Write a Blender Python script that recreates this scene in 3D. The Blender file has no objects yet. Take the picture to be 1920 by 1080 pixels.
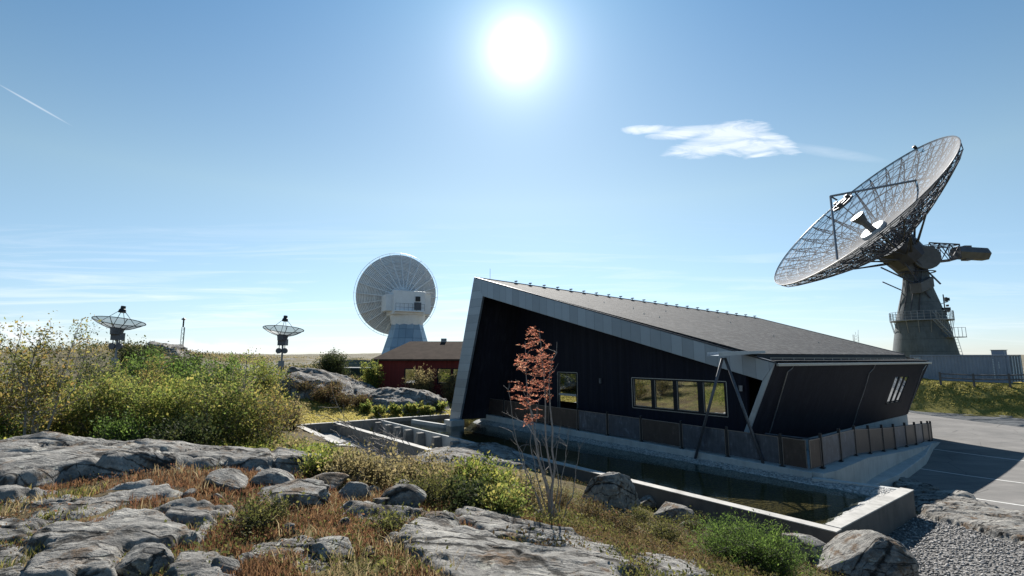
import bpy, bmesh, math, random
import numpy as np
from mathutils import Vector, Matrix
R_ = math.radians
random.seed(7)
rng = np.random.default_rng(7)
S = bpy.context.scene
COL = S.collection

# ------------------------------------------------------------------ camera
FPX, EYE, HOR = 920.0, 4.1, 128.0            # focal length in 1920-px units, eye height, horizon drop
TILT = math.atan(HOR / FPX)
cam = bpy.data.cameras.new('camera'); camo = bpy.data.objects.new('camera', cam); COL.objects.link(camo)
cam.sensor_width = 36; cam.lens = 36 * FPX / 1920; cam.clip_start = .05; cam.clip_end = 6000
camo.location = (0, 0, EYE); camo.rotation_euler = (math.pi / 2 + TILT, 0, 0)
S.camera = camo
# ------------------------------------------------------------------ light
SUN_AZ, SUN_EL = R_(0.67), R_(41)
sund = Vector((math.sin(SUN_AZ) * math.cos(SUN_EL), math.cos(SUN_AZ) * math.cos(SUN_EL), math.sin(SUN_EL)))
DISC_EL = R_(33.9)                                # where the bright disc stands in the picture
disc = (math.sin(SUN_AZ) * math.cos(DISC_EL), math.cos(SUN_AZ) * math.cos(DISC_EL), math.sin(DISC_EL))
sl = bpy.data.lights.new('sun', 'SUN'); sl.energy = 4.9; sl.angle = R_(.53); sl.color = (1, .95, .87)
so = bpy.data.objects.new('sun', sl); COL.objects.link(so); so.location = (0, 30, 60)
so.rotation_euler = sund.to_track_quat('Z', 'Y').to_euler()
S.view_settings.view_transform = 'Standard'; S.view_settings.look = 'None'
S.view_settings.exposure = 0.98; S.view_settings.gamma = 1
W = bpy.data.worlds.new('World'); S.world = W; W.use_nodes = True

class NT:
    """small node helper"""
    def __init__(s, tree): s.t = tree; s.n = tree.nodes; s.l = tree.links
    def __call__(s, kind, _in=None, **kw):
        n = s.n.new(kind)
        for k, v in kw.items(): setattr(n, k, v)
        for k, v in (_in or {}).items():
            sock = n.inputs[k]
            if hasattr(v, 'node'): s.l.new(v, sock)
            elif isinstance(v, bpy.types.Node): s.l.new(v.outputs[0], sock)
            else: sock.default_value = v
        return n
    def math(s, op, a, b=0.0, c=0.0, clamp=False):
        n = s('ShaderNodeMath', {0: a, 1: b, 2: c}, operation=op); n.use_clamp = clamp; return n.outputs[0]
    def mix(s, f, a, b, mode='MIX'):
        n = s('ShaderNodeMix', data_type='RGBA', blend_type=mode); n.clamp_factor = True
        for i, v in ((0, f), (6, a), (7, b)):
            if hasattr(v, 'node'): s.l.new(v, n.inputs[i])
            else: n.inputs[i].default_value = (*v, 1) if isinstance(v, tuple) and len(v) == 3 else v
        return n.outputs[2]
    def ramp(s, f, stops, interp='LINEAR'):
        n = s('ShaderNodeValToRGB', {0: f}); r = n.color_ramp; r.interpolation = interp
        while len(r.elements) < len(stops): r.elements.new(.5)
        for e, (p, c) in zip(r.elements, stops):
            e.position = p; e.color = (*c, 1) if isinstance(c, tuple) else (c, c, c, 1)
        return n.outputs[0]
    def noise(s, vec, scale, detail=4, rough=.55, dist=0.0, dim='3D'):
        return s('ShaderNodeTexNoise', {'Vector': vec, 'Scale': scale, 'Detail': detail, 'Roughness': rough, 'Distortion': dist}).outputs[0]

def build_world():
    t = NT(W.node_tree); t.n.clear()
    sky = t('ShaderNodeTexSky', sky_type='NISHITA'); sky.sun_disc = False
    sky.sun_elevation = SUN_EL; sky.sun_rotation = SUN_AZ
    sky.air_density = 1.0; sky.dust_density = .12; sky.ozone_density = 2.2; sky.altitude = 0
    tc = t('ShaderNodeTexCoord').outputs['Generated']
    nrm = t('ShaderNodeVectorMath', {0: tc}, operation='NORMALIZE').outputs[0]
    sep = t('ShaderNodeSeparateXYZ', {0: nrm})
    yy = t.math('MAXIMUM', sep.outputs[1], .02)
    u = t.math('DIVIDE', sep.outputs[0], yy); v = t.math('DIVIDE', sep.outputs[2], yy)
    # cirrus: stretched noise in a patch above the right, and thin bands low in the sky
    cv = t('ShaderNodeCombineXYZ', {0: t.math('MULTIPLY', u, 3.6), 1: t.math('MULTIPLY', t.math('ADD', v, t.math('MULTIPLY', u, -.12)), 13.0), 2: 3.3}).outputs[0]
    wisp = t.noise(cv, 1.5, 9, .64, 1.1)
    def patch(cu, cw, ru, rv, skew=0.0):
        du = t.math('DIVIDE', t.math('SUBTRACT', u, cu), ru)
        dv = t.math('DIVIDE', t.math('SUBTRACT', t.math('SUBTRACT', v, cw), t.math('MULTIPLY', t.math('SUBTRACT', u, cu), skew)), rv)
        d = t.math('ADD', t.math('MULTIPLY', du, du), t.math('MULTIPLY', dv, dv))
        return t.math('SUBTRACT', 1.0, d, clamp=True)
    ps = [patch(*e) for e in ((.292, .484, .085, .013, .05), (.47, .470, .115, .040, .14), (.405, .440, .095, .026, .10), (.535, .428, .055, .007, .22), (.56, .46, .07, .03, -.45))]
    ps.append(patch(.37, .477, .10, .020, .10)); ps.append(patch(.50, .447, .12, .030, -.05))
    body = ps[0]
    for e in ps[1:]: body = t.math('MAXIMUM', body, e)
    fine = t.noise(t('ShaderNodeMapping', {0: t('ShaderNodeCombineXYZ', {0: u, 1: v, 2: .7}).outputs[0], 2: (0, 0, .16), 3: (9, 42, 1)}).outputs[0], 1.0, 10, .62, 1.6)
    base = t.math('MULTIPLY', t.math('SUBTRACT', t.math('MULTIPLY', t.math('POWER', body, .9), 1.45), t.ramp(fine, [(.30, 1.0), (.70, 0.0)]), clamp=True), .85, clamp=True)
    tail = t.math('MULTIPLY', patch(.68, .432, .13, .014, -.16), t.math('MULTIPLY', fine, .7))
    lowv = t('ShaderNodeCombineXYZ', {0: t.math('MULTIPLY', u, 1.6), 1: t.math('MULTIPLY', v, 30.0), 2: 9.1}).outputs[0]
    lown = t.noise(lowv, 1.2, 9, .62, 1.2)
    lowband = t.ramp(v, [(.0, .9), (.035, .9), (.075, 1.0), (.13, .75), (.22, .35), (.30, 0.0)])
    low = t.math('MULTIPLY', lowband, t.ramp(lown, [(.50, 0.0), (.74, .95)]))
    left = t.math('MULTIPLY', low, t.ramp(t.math('ADD', t.math('MULTIPLY', u, -.6), .45), [(0.0, .45), (.5, 1.0)]))
    cum = t.math('MULTIPLY', t.math('ADD', patch(-.64, .012, .16, .028), patch(-1.02, .045, .14, .03)), t.ramp(t.noise(t('ShaderNodeCombineXYZ', {0: t.math('MULTIPLY', u, 22.0), 1: t.math('MULTIPLY', v, 40.0), 2: 1.0}).outputs[0], 1.0, 6, .6), [(.40, 0.0), (.56, 1.0)]))
    # vapour trail high on the left
    tr = t.math('MULTIPLY', patch(-1.04, .543, .095, .0028, -.56), .40)
    cloud = t.math('ADD', t.math('ADD', t.math('MULTIPLY', base, .95), t.math('MULTIPLY', tail, .45)), t.math('ADD', t.math('ADD', t.math('MULTIPLY', left, .75), t.math('MULTIPLY', cum, .7)), tr), clamp=True)
    front = t.ramp(sep.outputs[1], [(.05, 0.0), (.2, 1.0)])
    cloud = t.math('MULTIPLY', cloud, front)
    # the sun itself and the bright air around it
    dot = t('ShaderNodeVectorMath', {0: nrm, 1: disc}, operation='DOT_PRODUCT').outputs['Value']
    ang = t.math('ARCCOSINE', t.math('MINIMUM', dot, .999999))
    g1 = t.math('MULTIPLY', t.math('EXPONENT', t.math('MULTIPLY', t.math('POWER', t.math('DIVIDE', ang, .022), 2.0), -1.0)), 40.0)
    g2 = t.math('MULTIPLY', t.math('EXPONENT', t.math('MULTIPLY', t.math('DIVIDE', ang, .040), -1.0)), 12.0)
    g3 = t.math('MULTIPLY', t.math('EXPONENT', t.math('MULTIPLY', t.math('DIVIDE', ang, .42), -1.0)), SKY_GLOW)
    glow = t.math('ADD', t.math('ADD', g1, g2), g3)
    hs = t('ShaderNodeHueSaturation', {'Hue': .5, 'Saturation': SKY_SAT, 'Value': 1.0, 'Color': sky.outputs[0]}).outputs[0]
    tint = t.mix(1.0, hs, SKY_TINT, 'MULTIPLY')
    lo = t.ramp(sep.outputs[2], [(0.0, SKY_HZ[0]), (.10, SKY_HZ[1]), (.30, SKY_HZ[2]), (.62, SKY_HZ[3])])
    tint = t.mix(1.0, tint, lo, 'MULTIPLY')
    gc = t('ShaderNodeVectorMath', {0: (1.0, .985, .96), 3: glow}, operation='SCALE').outputs[0]
    tot = t.mix(1.0, tint, gc, 'ADD')
    cl = t.mix(t.math('MULTIPLY', cloud, .85), tot, (7.0, 7.3, 7.7))
    bg = t('ShaderNodeBackground', {0: cl, 1: SKY_STR})
    t('ShaderNodeOutputWorld', {0: bg})
SKY_STR, SKY_SAT, SKY_TINT, SKY_GLOW = .084, 1.0, (1.0, 1.0, 1.0), 2.1
SKY_HZ = [(.49, .57, .78), (.58, .64, .70), (.70, .75, .64), (.13, .49, .62)]
build_world()

# ------------------------------------------------------------------ projection used to take plan positions
_F = np.array([0, math.cos(TILT), math.sin(TILT)]); _U = np.array([0, -math.sin(TILT), math.cos(TILT)]); EYEP = np.array([0, 0, EYE])
def ray(u, v): return np.array([1, 0, 0]) * (u - 960) / FPX + _U * (540 - v) / FPX + _F
def Pz(u, v, z): d = ray(u, v); return EYEP + d * (z - EYE) / d[2]
def Py(u, v, y): d = ray(u, v); return EYEP + d * y / d[1]
def Ppl(p, n, u, v): d = ray(u, v); return EYEP + d * (np.dot(np.asarray(p) - EYEP, n) / np.dot(d, n))
def V(*a): return np.array(a, float)
def unit(a): a = np.asarray(a, float); return a / np.linalg.norm(a)

# ------------------------------------------------------------------ numpy value noise
def _h(ix, iy, iz):
    n = (ix * 374761393 + iy * 668265263 + iz * 2147483647) & 0xffffffff
    n = ((n ^ (n >> 13)) * 1274126177) & 0xffffffff
    return ((n ^ (n >> 16)) & 0xffff) / 65535.0
def vnoise(p):
    p = np.asarray(p, float); i = np.floor(p).astype(np.int64); fr = p - i; fr = fr * fr * (3 - 2 * fr)
    x, y, z = i[:, 0], i[:, 1], i[:, 2]; fx, fy, fz = fr[:, 0], fr[:, 1], fr[:, 2]
    r = 0
    for dx in (0, 1):
        for dy in (0, 1):
            for dz in (0, 1):
                r = r + _h(x + dx, y + dy, z + dz) * (fx if dx else 1 - fx) * (fy if dy else 1 - fy) * (fz if dz else 1 - fz)
    return r * 2 - 1
def fbm(p, sc, oct=4, gain=.5):
    p = np.asarray(p, float) * sc; a = 1; s = 0
    for k in range(oct):
        s = s + a * vnoise(p + 17.3 * k); p = p * 2.03; a *= gain
    return s
def sstep(a, b, x): t = np.clip((x - a) / (b - a), 0, 1); return t * t * (3 - 2 * t)

# ------------------------------------------------------------------ objects
def tag(o, label=None, cat=None, group=None, kind=None):
    if label: o['label'] = label
    if cat: o['category'] = cat
    if group: o['group'] = group
    if kind: o['kind'] = kind
    return o
def empty(name, loc, label, cat, group=None, rz=0):
    o = bpy.data.objects.new(name, None); COL.objects.link(o); o.location = tuple(loc); o.rotation_euler = (0, 0, rz)
    o.empty_display_size = .3
    return tag(o, label, cat, group)
def mesh_np(name, v, f, mat, parent=None, smooth=False, local=False):
    """v (N,3), f list or (M,k) array"""
    me = bpy.data.meshes.new(name); v = np.asarray(v, np.float32)
    if isinstance(f, np.ndarray):
        k = f.shape[1]; me.vertices.add(len(v)); me.vertices.foreach_set('co', v.ravel())
        me.loops.add(f.size); me.loops.foreach_set('vertex_index', f.astype(np.int32).ravel())
        me.polygons.add(len(f)); me.polygons.foreach_set('loop_start', np.arange(0, f.size, k, dtype=np.int32))
        me.update(calc_edges=True)
    else:
        me.from_pydata(v.tolist(), [], f)
    me.validate()
    if smooth: me.polygons.foreach_set('use_smooth', [True] * len(me.polygons))
    me.materials.append(mat)
    o = bpy.data.objects.new(name, me); COL.objects.link(o)
    if parent is not None:
        o.parent = parent
        if not local and parent.parent is None: o.matrix_parent_inverse = Matrix.Translation(-ROOTLOC(parent))
    return o
def ROOTLOC(p):
    while p.parent is not None: p = p.parent
    return Vector(p.location)
class MB:
    def __init__(s): s.v = []; s.f = []
    def add(s, vs, fs):
        b = len(s.v); s.v += [tuple(float(c) for c in q) for q in vs]; s.f += [tuple(b + i for i in q) for q in fs]; return s
    def box(s, c, size, ax=None, ay=None, az=None):
        c = np.asarray(c, float); ax = V(1, 0, 0) if ax is None else unit(ax); az = V(0, 0, 1) if az is None else unit(az)
        ay = unit(np.cross(az, ax)) if ay is None else unit(ay)
        h = np.asarray(size) / 2
        vs = [c + ax * h[0] * i + ay * h[1] * j + az * h[2] * k for k in (-1, 1) for j in (-1, 1) for i in (-1, 1)]
        return s.add(vs, [(0, 2, 3, 1), (4, 5, 7, 6), (0, 1, 5, 4), (2, 6, 7, 3), (0, 4, 6, 2), (1, 3, 7, 5)])
    def bar(s, p, q, r, n=4, r2=None, cap=True):
        p = np.asarray(p, float); q = np.asarray(q, float); d = q - p; L = np.linalg.norm(d)
        if L < 1e-6: return s
        d /= L; a = np.cross(d, V(0, 0, 1)); a = V(1, 0, 0) if np.linalg.norm(a) < 1e-3 else unit(a); b = np.cross(d, a)
        r2 = r if r2 is None else r2; vs = []
        for P, rr in ((p, r), (q, r2)):
            for k in range(n):
                t = 2 * math.pi * (k + .5) / n; vs.append(P + rr * (math.cos(t) * a + math.sin(t) * b))
        fs = [(k, (k + 1) % n, n + (k + 1) % n, n + k) for k in range(n)]
        if cap: fs += [tuple(range(n - 1, -1, -1)), tuple(range(n, 2 * n))]
        return s.add(vs, fs)
    def tube(s, pts, radii, n=5):
        pts = np.asarray(pts, float); m = len(pts); base = len(s.v)
        for i, P in enumerate(pts):
            d = unit(pts[min(i + 1, m - 1)] - pts[max(i - 1, 0)]); a = np.cross(d, V(.31, .95, .1)); a = unit(a); b = np.cross(d, a)
            rr = radii[i] if hasattr(radii, '__len__') else radii
            for k in range(n):
                t = 2 * math.pi * k / n; s.v.append(tuple(P + rr * (math.cos(t) * a + math.sin(t) * b)))
        for i in range(m - 1):
            for k in range(n):
                s.f.append((base + i * n + k, base + i * n + (k + 1) % n, base + (i + 1) * n + (k + 1) % n, base + (i + 1) * n + k))
        s.f.append(tuple(base + k for k in range(n - 1, -1, -1))); s.f.append(tuple(base + (m - 1) * n + k for k in range(n)))
        return s
    def plate(s, poly, th):
        """polygon (3d points) extruded by vector th"""
        n = len(poly); poly = [np.asarray(p, float) for p in poly]; th = np.asarray(th, float)
        return s.add(poly + [p + th for p in poly], [tuple(range(n - 1, -1, -1)), tuple(range(n, 2 * n))] + [(i, (i + 1) % n, n + (i + 1) % n, n + i) for i in range(n)])
    def lathe(s, prof, n=32, c=(0, 0, 0), ax=None, u=None):
        """prof [(r,h)] revolved about axis ax through c"""
        c = np.asarray(c, float); ax = V(0, 0, 1) if ax is None else unit(ax)
        if u is None: u = np.cross(ax, V(0, 0, 1)) if abs(ax[2]) < .95 else V(1, 0, 0)
        u = unit(u - ax * np.dot(u, ax)); w = np.cross(ax, u); m = len(prof); vs = []
        for r, h in prof:
            for k in range(n):
                t = 2 * math.pi * k / n; vs.append(c + ax * h + r * (math.cos(t) * u + math.sin(t) * w))
        fs = [(i * n + k, i * n + (k + 1) % n, (i + 1) * n + (k + 1) % n, (i + 1) * n + k) for i in range(m - 1) for k in range(n)]
        return s.add(vs, fs)
    def build(s, name, mat, parent=None, smooth=False, bevel=0):
        o = mesh_np(name, s.v, s.f, mat, parent, smooth)
        bm = bmesh.new(); bm.from_mesh(o.data); bmesh.ops.recalc_face_normals(bm, faces=bm.faces); bm.to_mesh(o.data); bm.free()
        if bevel:
            m = o.modifiers.new('bevel', 'BEVEL'); m.width = bevel; m.segments = 2; m.limit_method = 'ANGLE'; m.angle_limit = R_(40)
        return o
def struct(name, o=None): tag(o, kind='structure'); o.name = name; return o

# ------------------------------------------------------------------ materials
def newmat(name):
    m = bpy.data.materials.new(name); m.use_nodes = True; t = NT(m.node_tree); t.n.clear(); return m, t
def finish(t, color, rough=.6, metal=0.0, bump=None, bstr=.3, bdist=.02, spec=.5, extra=None):
    ins = {'Base Color': (*color, 1) if isinstance(color, tuple) else color, 'Roughness': rough, 'Metallic': metal, 'Specular IOR Level': spec}
    ins.update(extra or {})
    p = t('ShaderNodeBsdfPrincipled', ins)
    if bump is not None:
        b = t('ShaderNodeBump', {'Strength': bstr, 'Distance': bdist, 'Height': bump}); t.l.new(b.outputs[0], p.inputs['Normal'])
    t('ShaderNodeOutputMaterial', {0: p.outputs[0]}); return p
def simple(name, col, rough=.6, metal=0.0, vary=.25, scale=6.0, bstr=.15, spec=.5, bscale=None):
    m, t = newmat(name); oc = t('ShaderNodeTexCoord').outputs['Object']
    n = t.noise(oc, scale, 6, .6); n2 = t.noise(oc, bscale or scale * 6, 4, .6)
    f = t.math('ADD', t.math('MULTIPLY', n, .7), t.math('MULTIPLY', n2, .3))
    c = t.ramp(f, [(.3, tuple(x * (1 - vary) for x in col)), (.7, tuple(min(1, x * (1 + vary)) for x in col))])
    finish(t, c, t.math('ADD', rough - .08, t.math('MULTIPLY', n2, .16)), metal, n2, bstr, .01, spec)
    return m
M = {}
M['post'] = simple('post_steel', (.025, .025, .028), .45, .3, .3)
M['steel'] = simple('grey_steel', (.22, .23, .25), .5, .5, .3, 3)
M['dark_steel'] = simple('dark_steel', (.09, .095, .11), .5, .4, .3, 3)
M['truss'] = simple('truss_steel', (.04, .042, .06), .6, .2, .35, 1.2)
M['white_paint'] = simple('white_paint', (.74, .76, .78), .45, 0, .10, 1.5)
M['white_panel'] = simple('white_panel', (.80, .82, .84), .5, 0, .12, 1.2)
M['cloth_white'] = simple('pale_curtain', (.86, .88, .88), .9, 0, .1, 4)
M['bark_grey'] = simple('bark_grey', (.24, .215, .20), .85, 0, .4, 20, .3)
M['bark_purple'] = simple('bark_purple', (.105, .08, .085), .8, 0, .4, 25, .3)
M['bark_dark'] = simple('bark_dark', (.04, .033, .028), .85, 0, .4, 25, .3)
M['dead_wood'] = simple('dead_wood', (.24, .21, .19), .8, 0, .4, 20, .3)
M['container_grey'] = simple('stiffener_grey', (.38, .40, .42), .5)
M['wood_grey'] = simple('wood_grey', (.10, .09, .085), .8, 0, .35, 8, .3)
M['black_can'] = simple('black_can', (.02, .02, .023), .5, .2, .2)
M['red_wood'] = None

def m_concrete(name, col, band=0.0, vary=.3):
    m, t = newmat(name); oc = t('ShaderNodeTexCoord').outputs['Object']
    n = t.noise(oc, 1.2, 8, .62); n2 = t.noise(oc, 30, 5, .6); n3 = t.noise(t('ShaderNodeMapping', {0: oc, 3: (3, 3, .6)}).outputs[0], 1.5, 5, .6)
    f = t.math('ADD', t.math('MULTIPLY', n, .5), t.math('ADD', t.math('MULTIPLY', n3, .35), t.math('MULTIPLY', n2, .15)))
    c = t.ramp(f, [(.33, tuple(x * (1 - vary) for x in col)), (.5, col), (.68, tuple(min(1, x * (1 + vary * .7)) for x in col))])
    if band:
        z = t('ShaderNodeSeparateXYZ', {0: oc}).outputs[2]
        l = t.math('LESS_THAN', t.math('FRACT', t.math('DIVIDE', z, band)), .03)
        c = t.mix(t.math('MULTIPLY', l, .6), c, tuple(x * .35 for x in col))
    finish(t, c, .85, 0, n2, .35, .01)
    return m
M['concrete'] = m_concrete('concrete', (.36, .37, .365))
M['concrete_shaded'] = m_concrete('concrete_shaded', (.085, .08, .075), 0, .45)  # same pool concrete, with the shade on its faces put into the colour
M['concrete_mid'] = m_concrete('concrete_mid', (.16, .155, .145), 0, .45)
M['coping'] = m_concrete('coping', (.34, .33, .31), 0, .45)  # pale copy of the wall concrete, sun on the wall tops painted in
M['steel_dark2'] = simple('painted_steel', (.085, .088, .10), .6, .1, .3, 1.5)
M['tower_concrete'] = m_concrete('tower_concrete', (.095, .112, .125), 1.55, .45)

def m_boards(name, col, pitch, axis_dir, gap=.06, rough=.55, vary=.18):
    """boards/cladding: seams every pitch metres measured along axis_dir"""
    m, t = newmat(name); g = t('ShaderNodeNewGeometry').outputs['Position']
    s = t('ShaderNodeVectorMath', {0: g, 1: tuple(axis_dir)}, operation='DOT_PRODUCT').outputs['Value']
    q = t.math('DIVIDE', s, pitch); fr = t.math('FRACT', q); fl = t.math('FLOOR', q)
    seam = t.math('LESS_THAN', fr, gap)
    wn = t('ShaderNodeTexWhiteNoise', {'W': fl}, noise_dimensions='1D').outputs[0]
    n = t.noise(g, 2.2, 6, .6); n2 = t.noise(g, 40, 3, .5)
    f = t.math('ADD', t.math('MULTIPLY', wn, .5), t.math('MULTIPLY', n, .5))
    c = t.ramp(f, [(.2, tuple(x * (1 - vary) for x in col)), (.8, tuple(x * (1 + vary) for x in col))])
    c = t.mix(t.math('MULTIPLY', seam, .6), c, tuple(x * .3 for x in col))
    h = t.math('SUBTRACT', t.math('MULTIPLY', n2, .15), seam)
    return m, t, c, h, n, wn
AL = unit(V(.7914, .6112, 0))                     # along the building
# ------------------------------------------------------------------ terrain
CTRL = [(0,0,2.45),(-3,0,2.5),(3,0,2.2),(6,0,1.6),(0,-10,2.5),(10,-10,1),(-10,-10,2.5),(-10,0,2.5),(-6,4,2.5),(-3,4,2.45),(0,4,2.3),(1.5,4.5,2.05),(3,5,1.5),(5,5,.8),(8,5,-.1),(12,5,-.8),
(-9,8,2.4),(-6,8.3,2.35),(-3,8,2.3),(-1.5,7.5,2.15),(0,7,1.95),(1,7.5,1.6),(2,7.5,1.35),(3.3,8,.9),(5,8,.35),(7,9,-.4),(10,9,-.85),
(-9,11,1.7),(-6,11,1.6),(-3.5,11,1.6),(-1.5,10.5,1.5),(0,10,1.3),(1,11,.95),(2.5,11,.55),(4.5,11,-.05),(6,11.3,-.45),(8,11.5,-.8),
(-9,14,1.4),(-5,14,1.2),(-2.5,14,.9),(-.5,14,.6),(1.5,14,.2),(3.5,14.5,-.3),(5,14,-.65),
(-1,19,0),(.5,18,-.05),(-3,18,.3),(-6,18,.5),(-1,22,-.25),(2,18.3,-.4),
(-9,20,.5),(-9,25,-.1),(-12,20,.9),(-14,27,.3),(-18,25,1.3),(-16,31,.1),(-13,34,0),(-8,37,0),(-5,38,0),(-4,42,.2),(-10,42,.5),(-14,37,.6),(-18,40,2.3),(-14,43,1.6),(-25,30,2.2),(-27,34,2.6),(-34,42,4.5),(-30,44,4.3),(-25,48,3.0),(-20,50,2.6),(-15,60,2.6),(-8,55,1.2),(-5,60,1.9),(0,70,2),(-15,100,2.8),(-60,60,3.4),(-60,100,3.5),(-30,20,2.3),(-20,12,2),(-40,0,3),
(20,50,.3),(14,18,-1.15),(16,20,-1.35),(13.5,15.5,-.9),(20,22,-1.4),(27,33,-1.4),(20.5,20.6,-1.3),(17,17,-1.1),(14,13,-.9),(18,13,-.95),(25,20,-1.3),(35,30,-1.2),(36,40,-1.05),(31,40,-1.1),(30,0,-1),(38,46,-1.0),(52,63,-1.0),(45,43,-1.0),(45,80,-1),(100,60,-1),(60,20,-1.2),(80,0,-1),(40,-20,0),(100,120,-1),(0,120,2),(60,120,-.5)]
CP = np.array(CTRL, float)
def _tps():
    P = CP[:, :2] / 20; n = len(P); d = np.linalg.norm(P[:, None] - P[None], axis=2) + 1e-9
    K = d * d * np.log(d); np.fill_diagonal(K, 0); K += np.eye(n) * .0006
    Q = np.hstack([np.ones((n, 1)), P]); A = np.block([[K, Q], [Q.T, np.zeros((3, 3))]])
    return np.linalg.solve(A, np.concatenate([CP[:, 2], np.zeros(3)]))
TW = _tps()
def inpoly(x, y, poly):
    r = np.zeros(len(x), bool); n = len(poly)
    for i in range(n):
        x1, y1 = poly[i]; x2, y2 = poly[(i + 1) % n]
        c = ((y1 > y) != (y2 > y)) & (x < (x2 - x1) * (y - y1) / (y2 - y1 + 1e-12) + x1); r ^= c
    return r
def Graw(x, y):
    x = np.atleast_1d(np.asarray(x, float)); y = np.atleast_1d(np.asarray(y, float)); out = np.zeros(len(x))
    for s in range(0, len(x), 40000):
        q = np.stack([x[s:s + 40000], y[s:s + 40000]], 1) / 20
        d = np.linalg.norm(q[:, None] - (CP[:, :2] / 20)[None], axis=2) + 1e-9
        out[s:s + 40000] = (d * d * np.log(d)) @ TW[:-3] + TW[-3] + q @ TW[-2:]
    r = np.hypot(x, y)
    far = 2.3 + .7 * fbm(np.stack([x, y, 0 * x], 1), .010, 4) * sstep(80, 300, r) + sstep(100, 900, r) * 1.6 + 4.0 * sstep(350, 800, r) * (.4 + fbm(np.stack([x, y, 0 * x], 1), .0035, 3))
    k = sstep(70, 125, r); out = out * (1 - k) + far * k
    bank = 2.65 * sstep(0, 4.0, (x - 36.89) * .719 + (y - 45.62) * .695) * sstep(14, 30, x) * (1 - k)
    out += bank
    # roughness: calm on the asphalt, lively on the heath
    p = np.stack([x, y, 0 * x], 1)
    calm = sstep(9, 13, x) * (1 - sstep(-1, 2, (x - 36.89) * .719 + (y - 45.62) * .695)) * sstep(8, 12, y)
    amp = (1 - calm) * (.5 + .5 * sstep(5, 9, r))
    out += amp * (.10 * fbm(p, .45, 4) * sstep(0, 6, r) + .035 * fbm(p, 2.2, 3))
    out += (1 - calm) * .30 * fbm(p + 40, .09, 4) * sstep(38, 60, r)
    return out
POOLPOLY = [(12.50,16.53),(7.95,13.15),(4.25,17.6),(1.75,21.2),(-.8,24.2),(-5.2,20.9),(-13.0,31.2),(-4.7,36.7),(-2,38),(22,48),(29.5,36.2),(27.6,33.4),(23.5,29.5),(20,26.6),(17.5,24.5),(14.8,22.3),(12.4,19.4),(11.6,18.2)]
def G(x, y):
    z = Graw(x, y); return z
def Gs(x, y): return float(G([x], [y])[0])
def hit(u, v, dmin=2.0, dmax=90.0):
    """where the line of sight through (u,v) first meets the ground"""
    d = ray(u, v); d = d / d[1]; t = np.linspace(dmin, dmax, 1200) ** 1.0
    P = EYEP + np.outer(t, d); g = G(P[:, 0], P[:, 1]); k = np.argmax(P[:, 2] < g)
    if not (P[:, 2] < g).any(): k = len(t) - 1
    return P[k]

def ground_material():
    m, t = newmat('ground_soil'); g = t('ShaderNodeNewGeometry').outputs['Position']
    zone = t('ShaderNodeVertexColor', layer_name='zone').outputs[0]; z = t('ShaderNodeSeparateColor', {0: zone})
    n1 = t.noise(g, .35, 6, .6); n2 = t.noise(g, 2.3, 8, .65); n3 = t.noise(g, 14, 6, .65); n4 = t.noise(g, .06, 6, .62)
    soil = t.ramp(n3, [(.3, (.02, .017, .011)), (.5, (.055, .04, .02)), (.7, (.10, .065, .03))])
    moss = t.ramp(n2, [(.35, (.045, .05, .014)), (.65, (.14, .11, .04))])
    c = t.mix(t.ramp(n1, [(.42, 0.0), (.6, 1.0)]), soil, moss)
    heath = t.ramp(t.math('ADD', t.math('MULTIPLY', n4, .5), t.math('MULTIPLY', n1, .5)), [(.36, (.06, .06, .03)), (.44, (.10, .085, .05)), (.50, (.15, .12, .06)), (.56, (.20, .19, .175)), (.64, (.10, .10, .04))])
    heath = t.mix(t.ramp(n2, [(.35, .7), (.6, 0.0)]), heath, (.05, .05, .03))
    c = t.mix(z.outputs[2], c, heath)
    lawn = t.ramp(t.math('ADD', t.math('MULTIPLY', n3, .6), t.math('MULTIPLY', n1, .4)), [(.35, (.09, .09, .02)), (.5, (.20, .17, .04)), (.65, (.30, .23, .08))])
    c = t.mix(z.outputs[1], c, lawn)
    grav = t('ShaderNodeTexVoronoi', {'Vector': g, 'Scale': 22.0})
    gc = t.ramp(grav.outputs[1], [(0.0, (.05, .05, .052)), (.5, (.15, .145, .14)), (1.0, (.30, .29, .28))])
    c = t.mix(z.outputs[0], c, gc)
    b = t.math('ADD', t.math('MULTIPLY', n3, .6), t.math('MULTIPLY', t.math('MULTIPLY', grav.outputs[0], z.outputs[0]), 1.2))
    finish(t, c, .95, 0, b, .7, .05, .2)
    return m
M['ground'] = ground_material()

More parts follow.
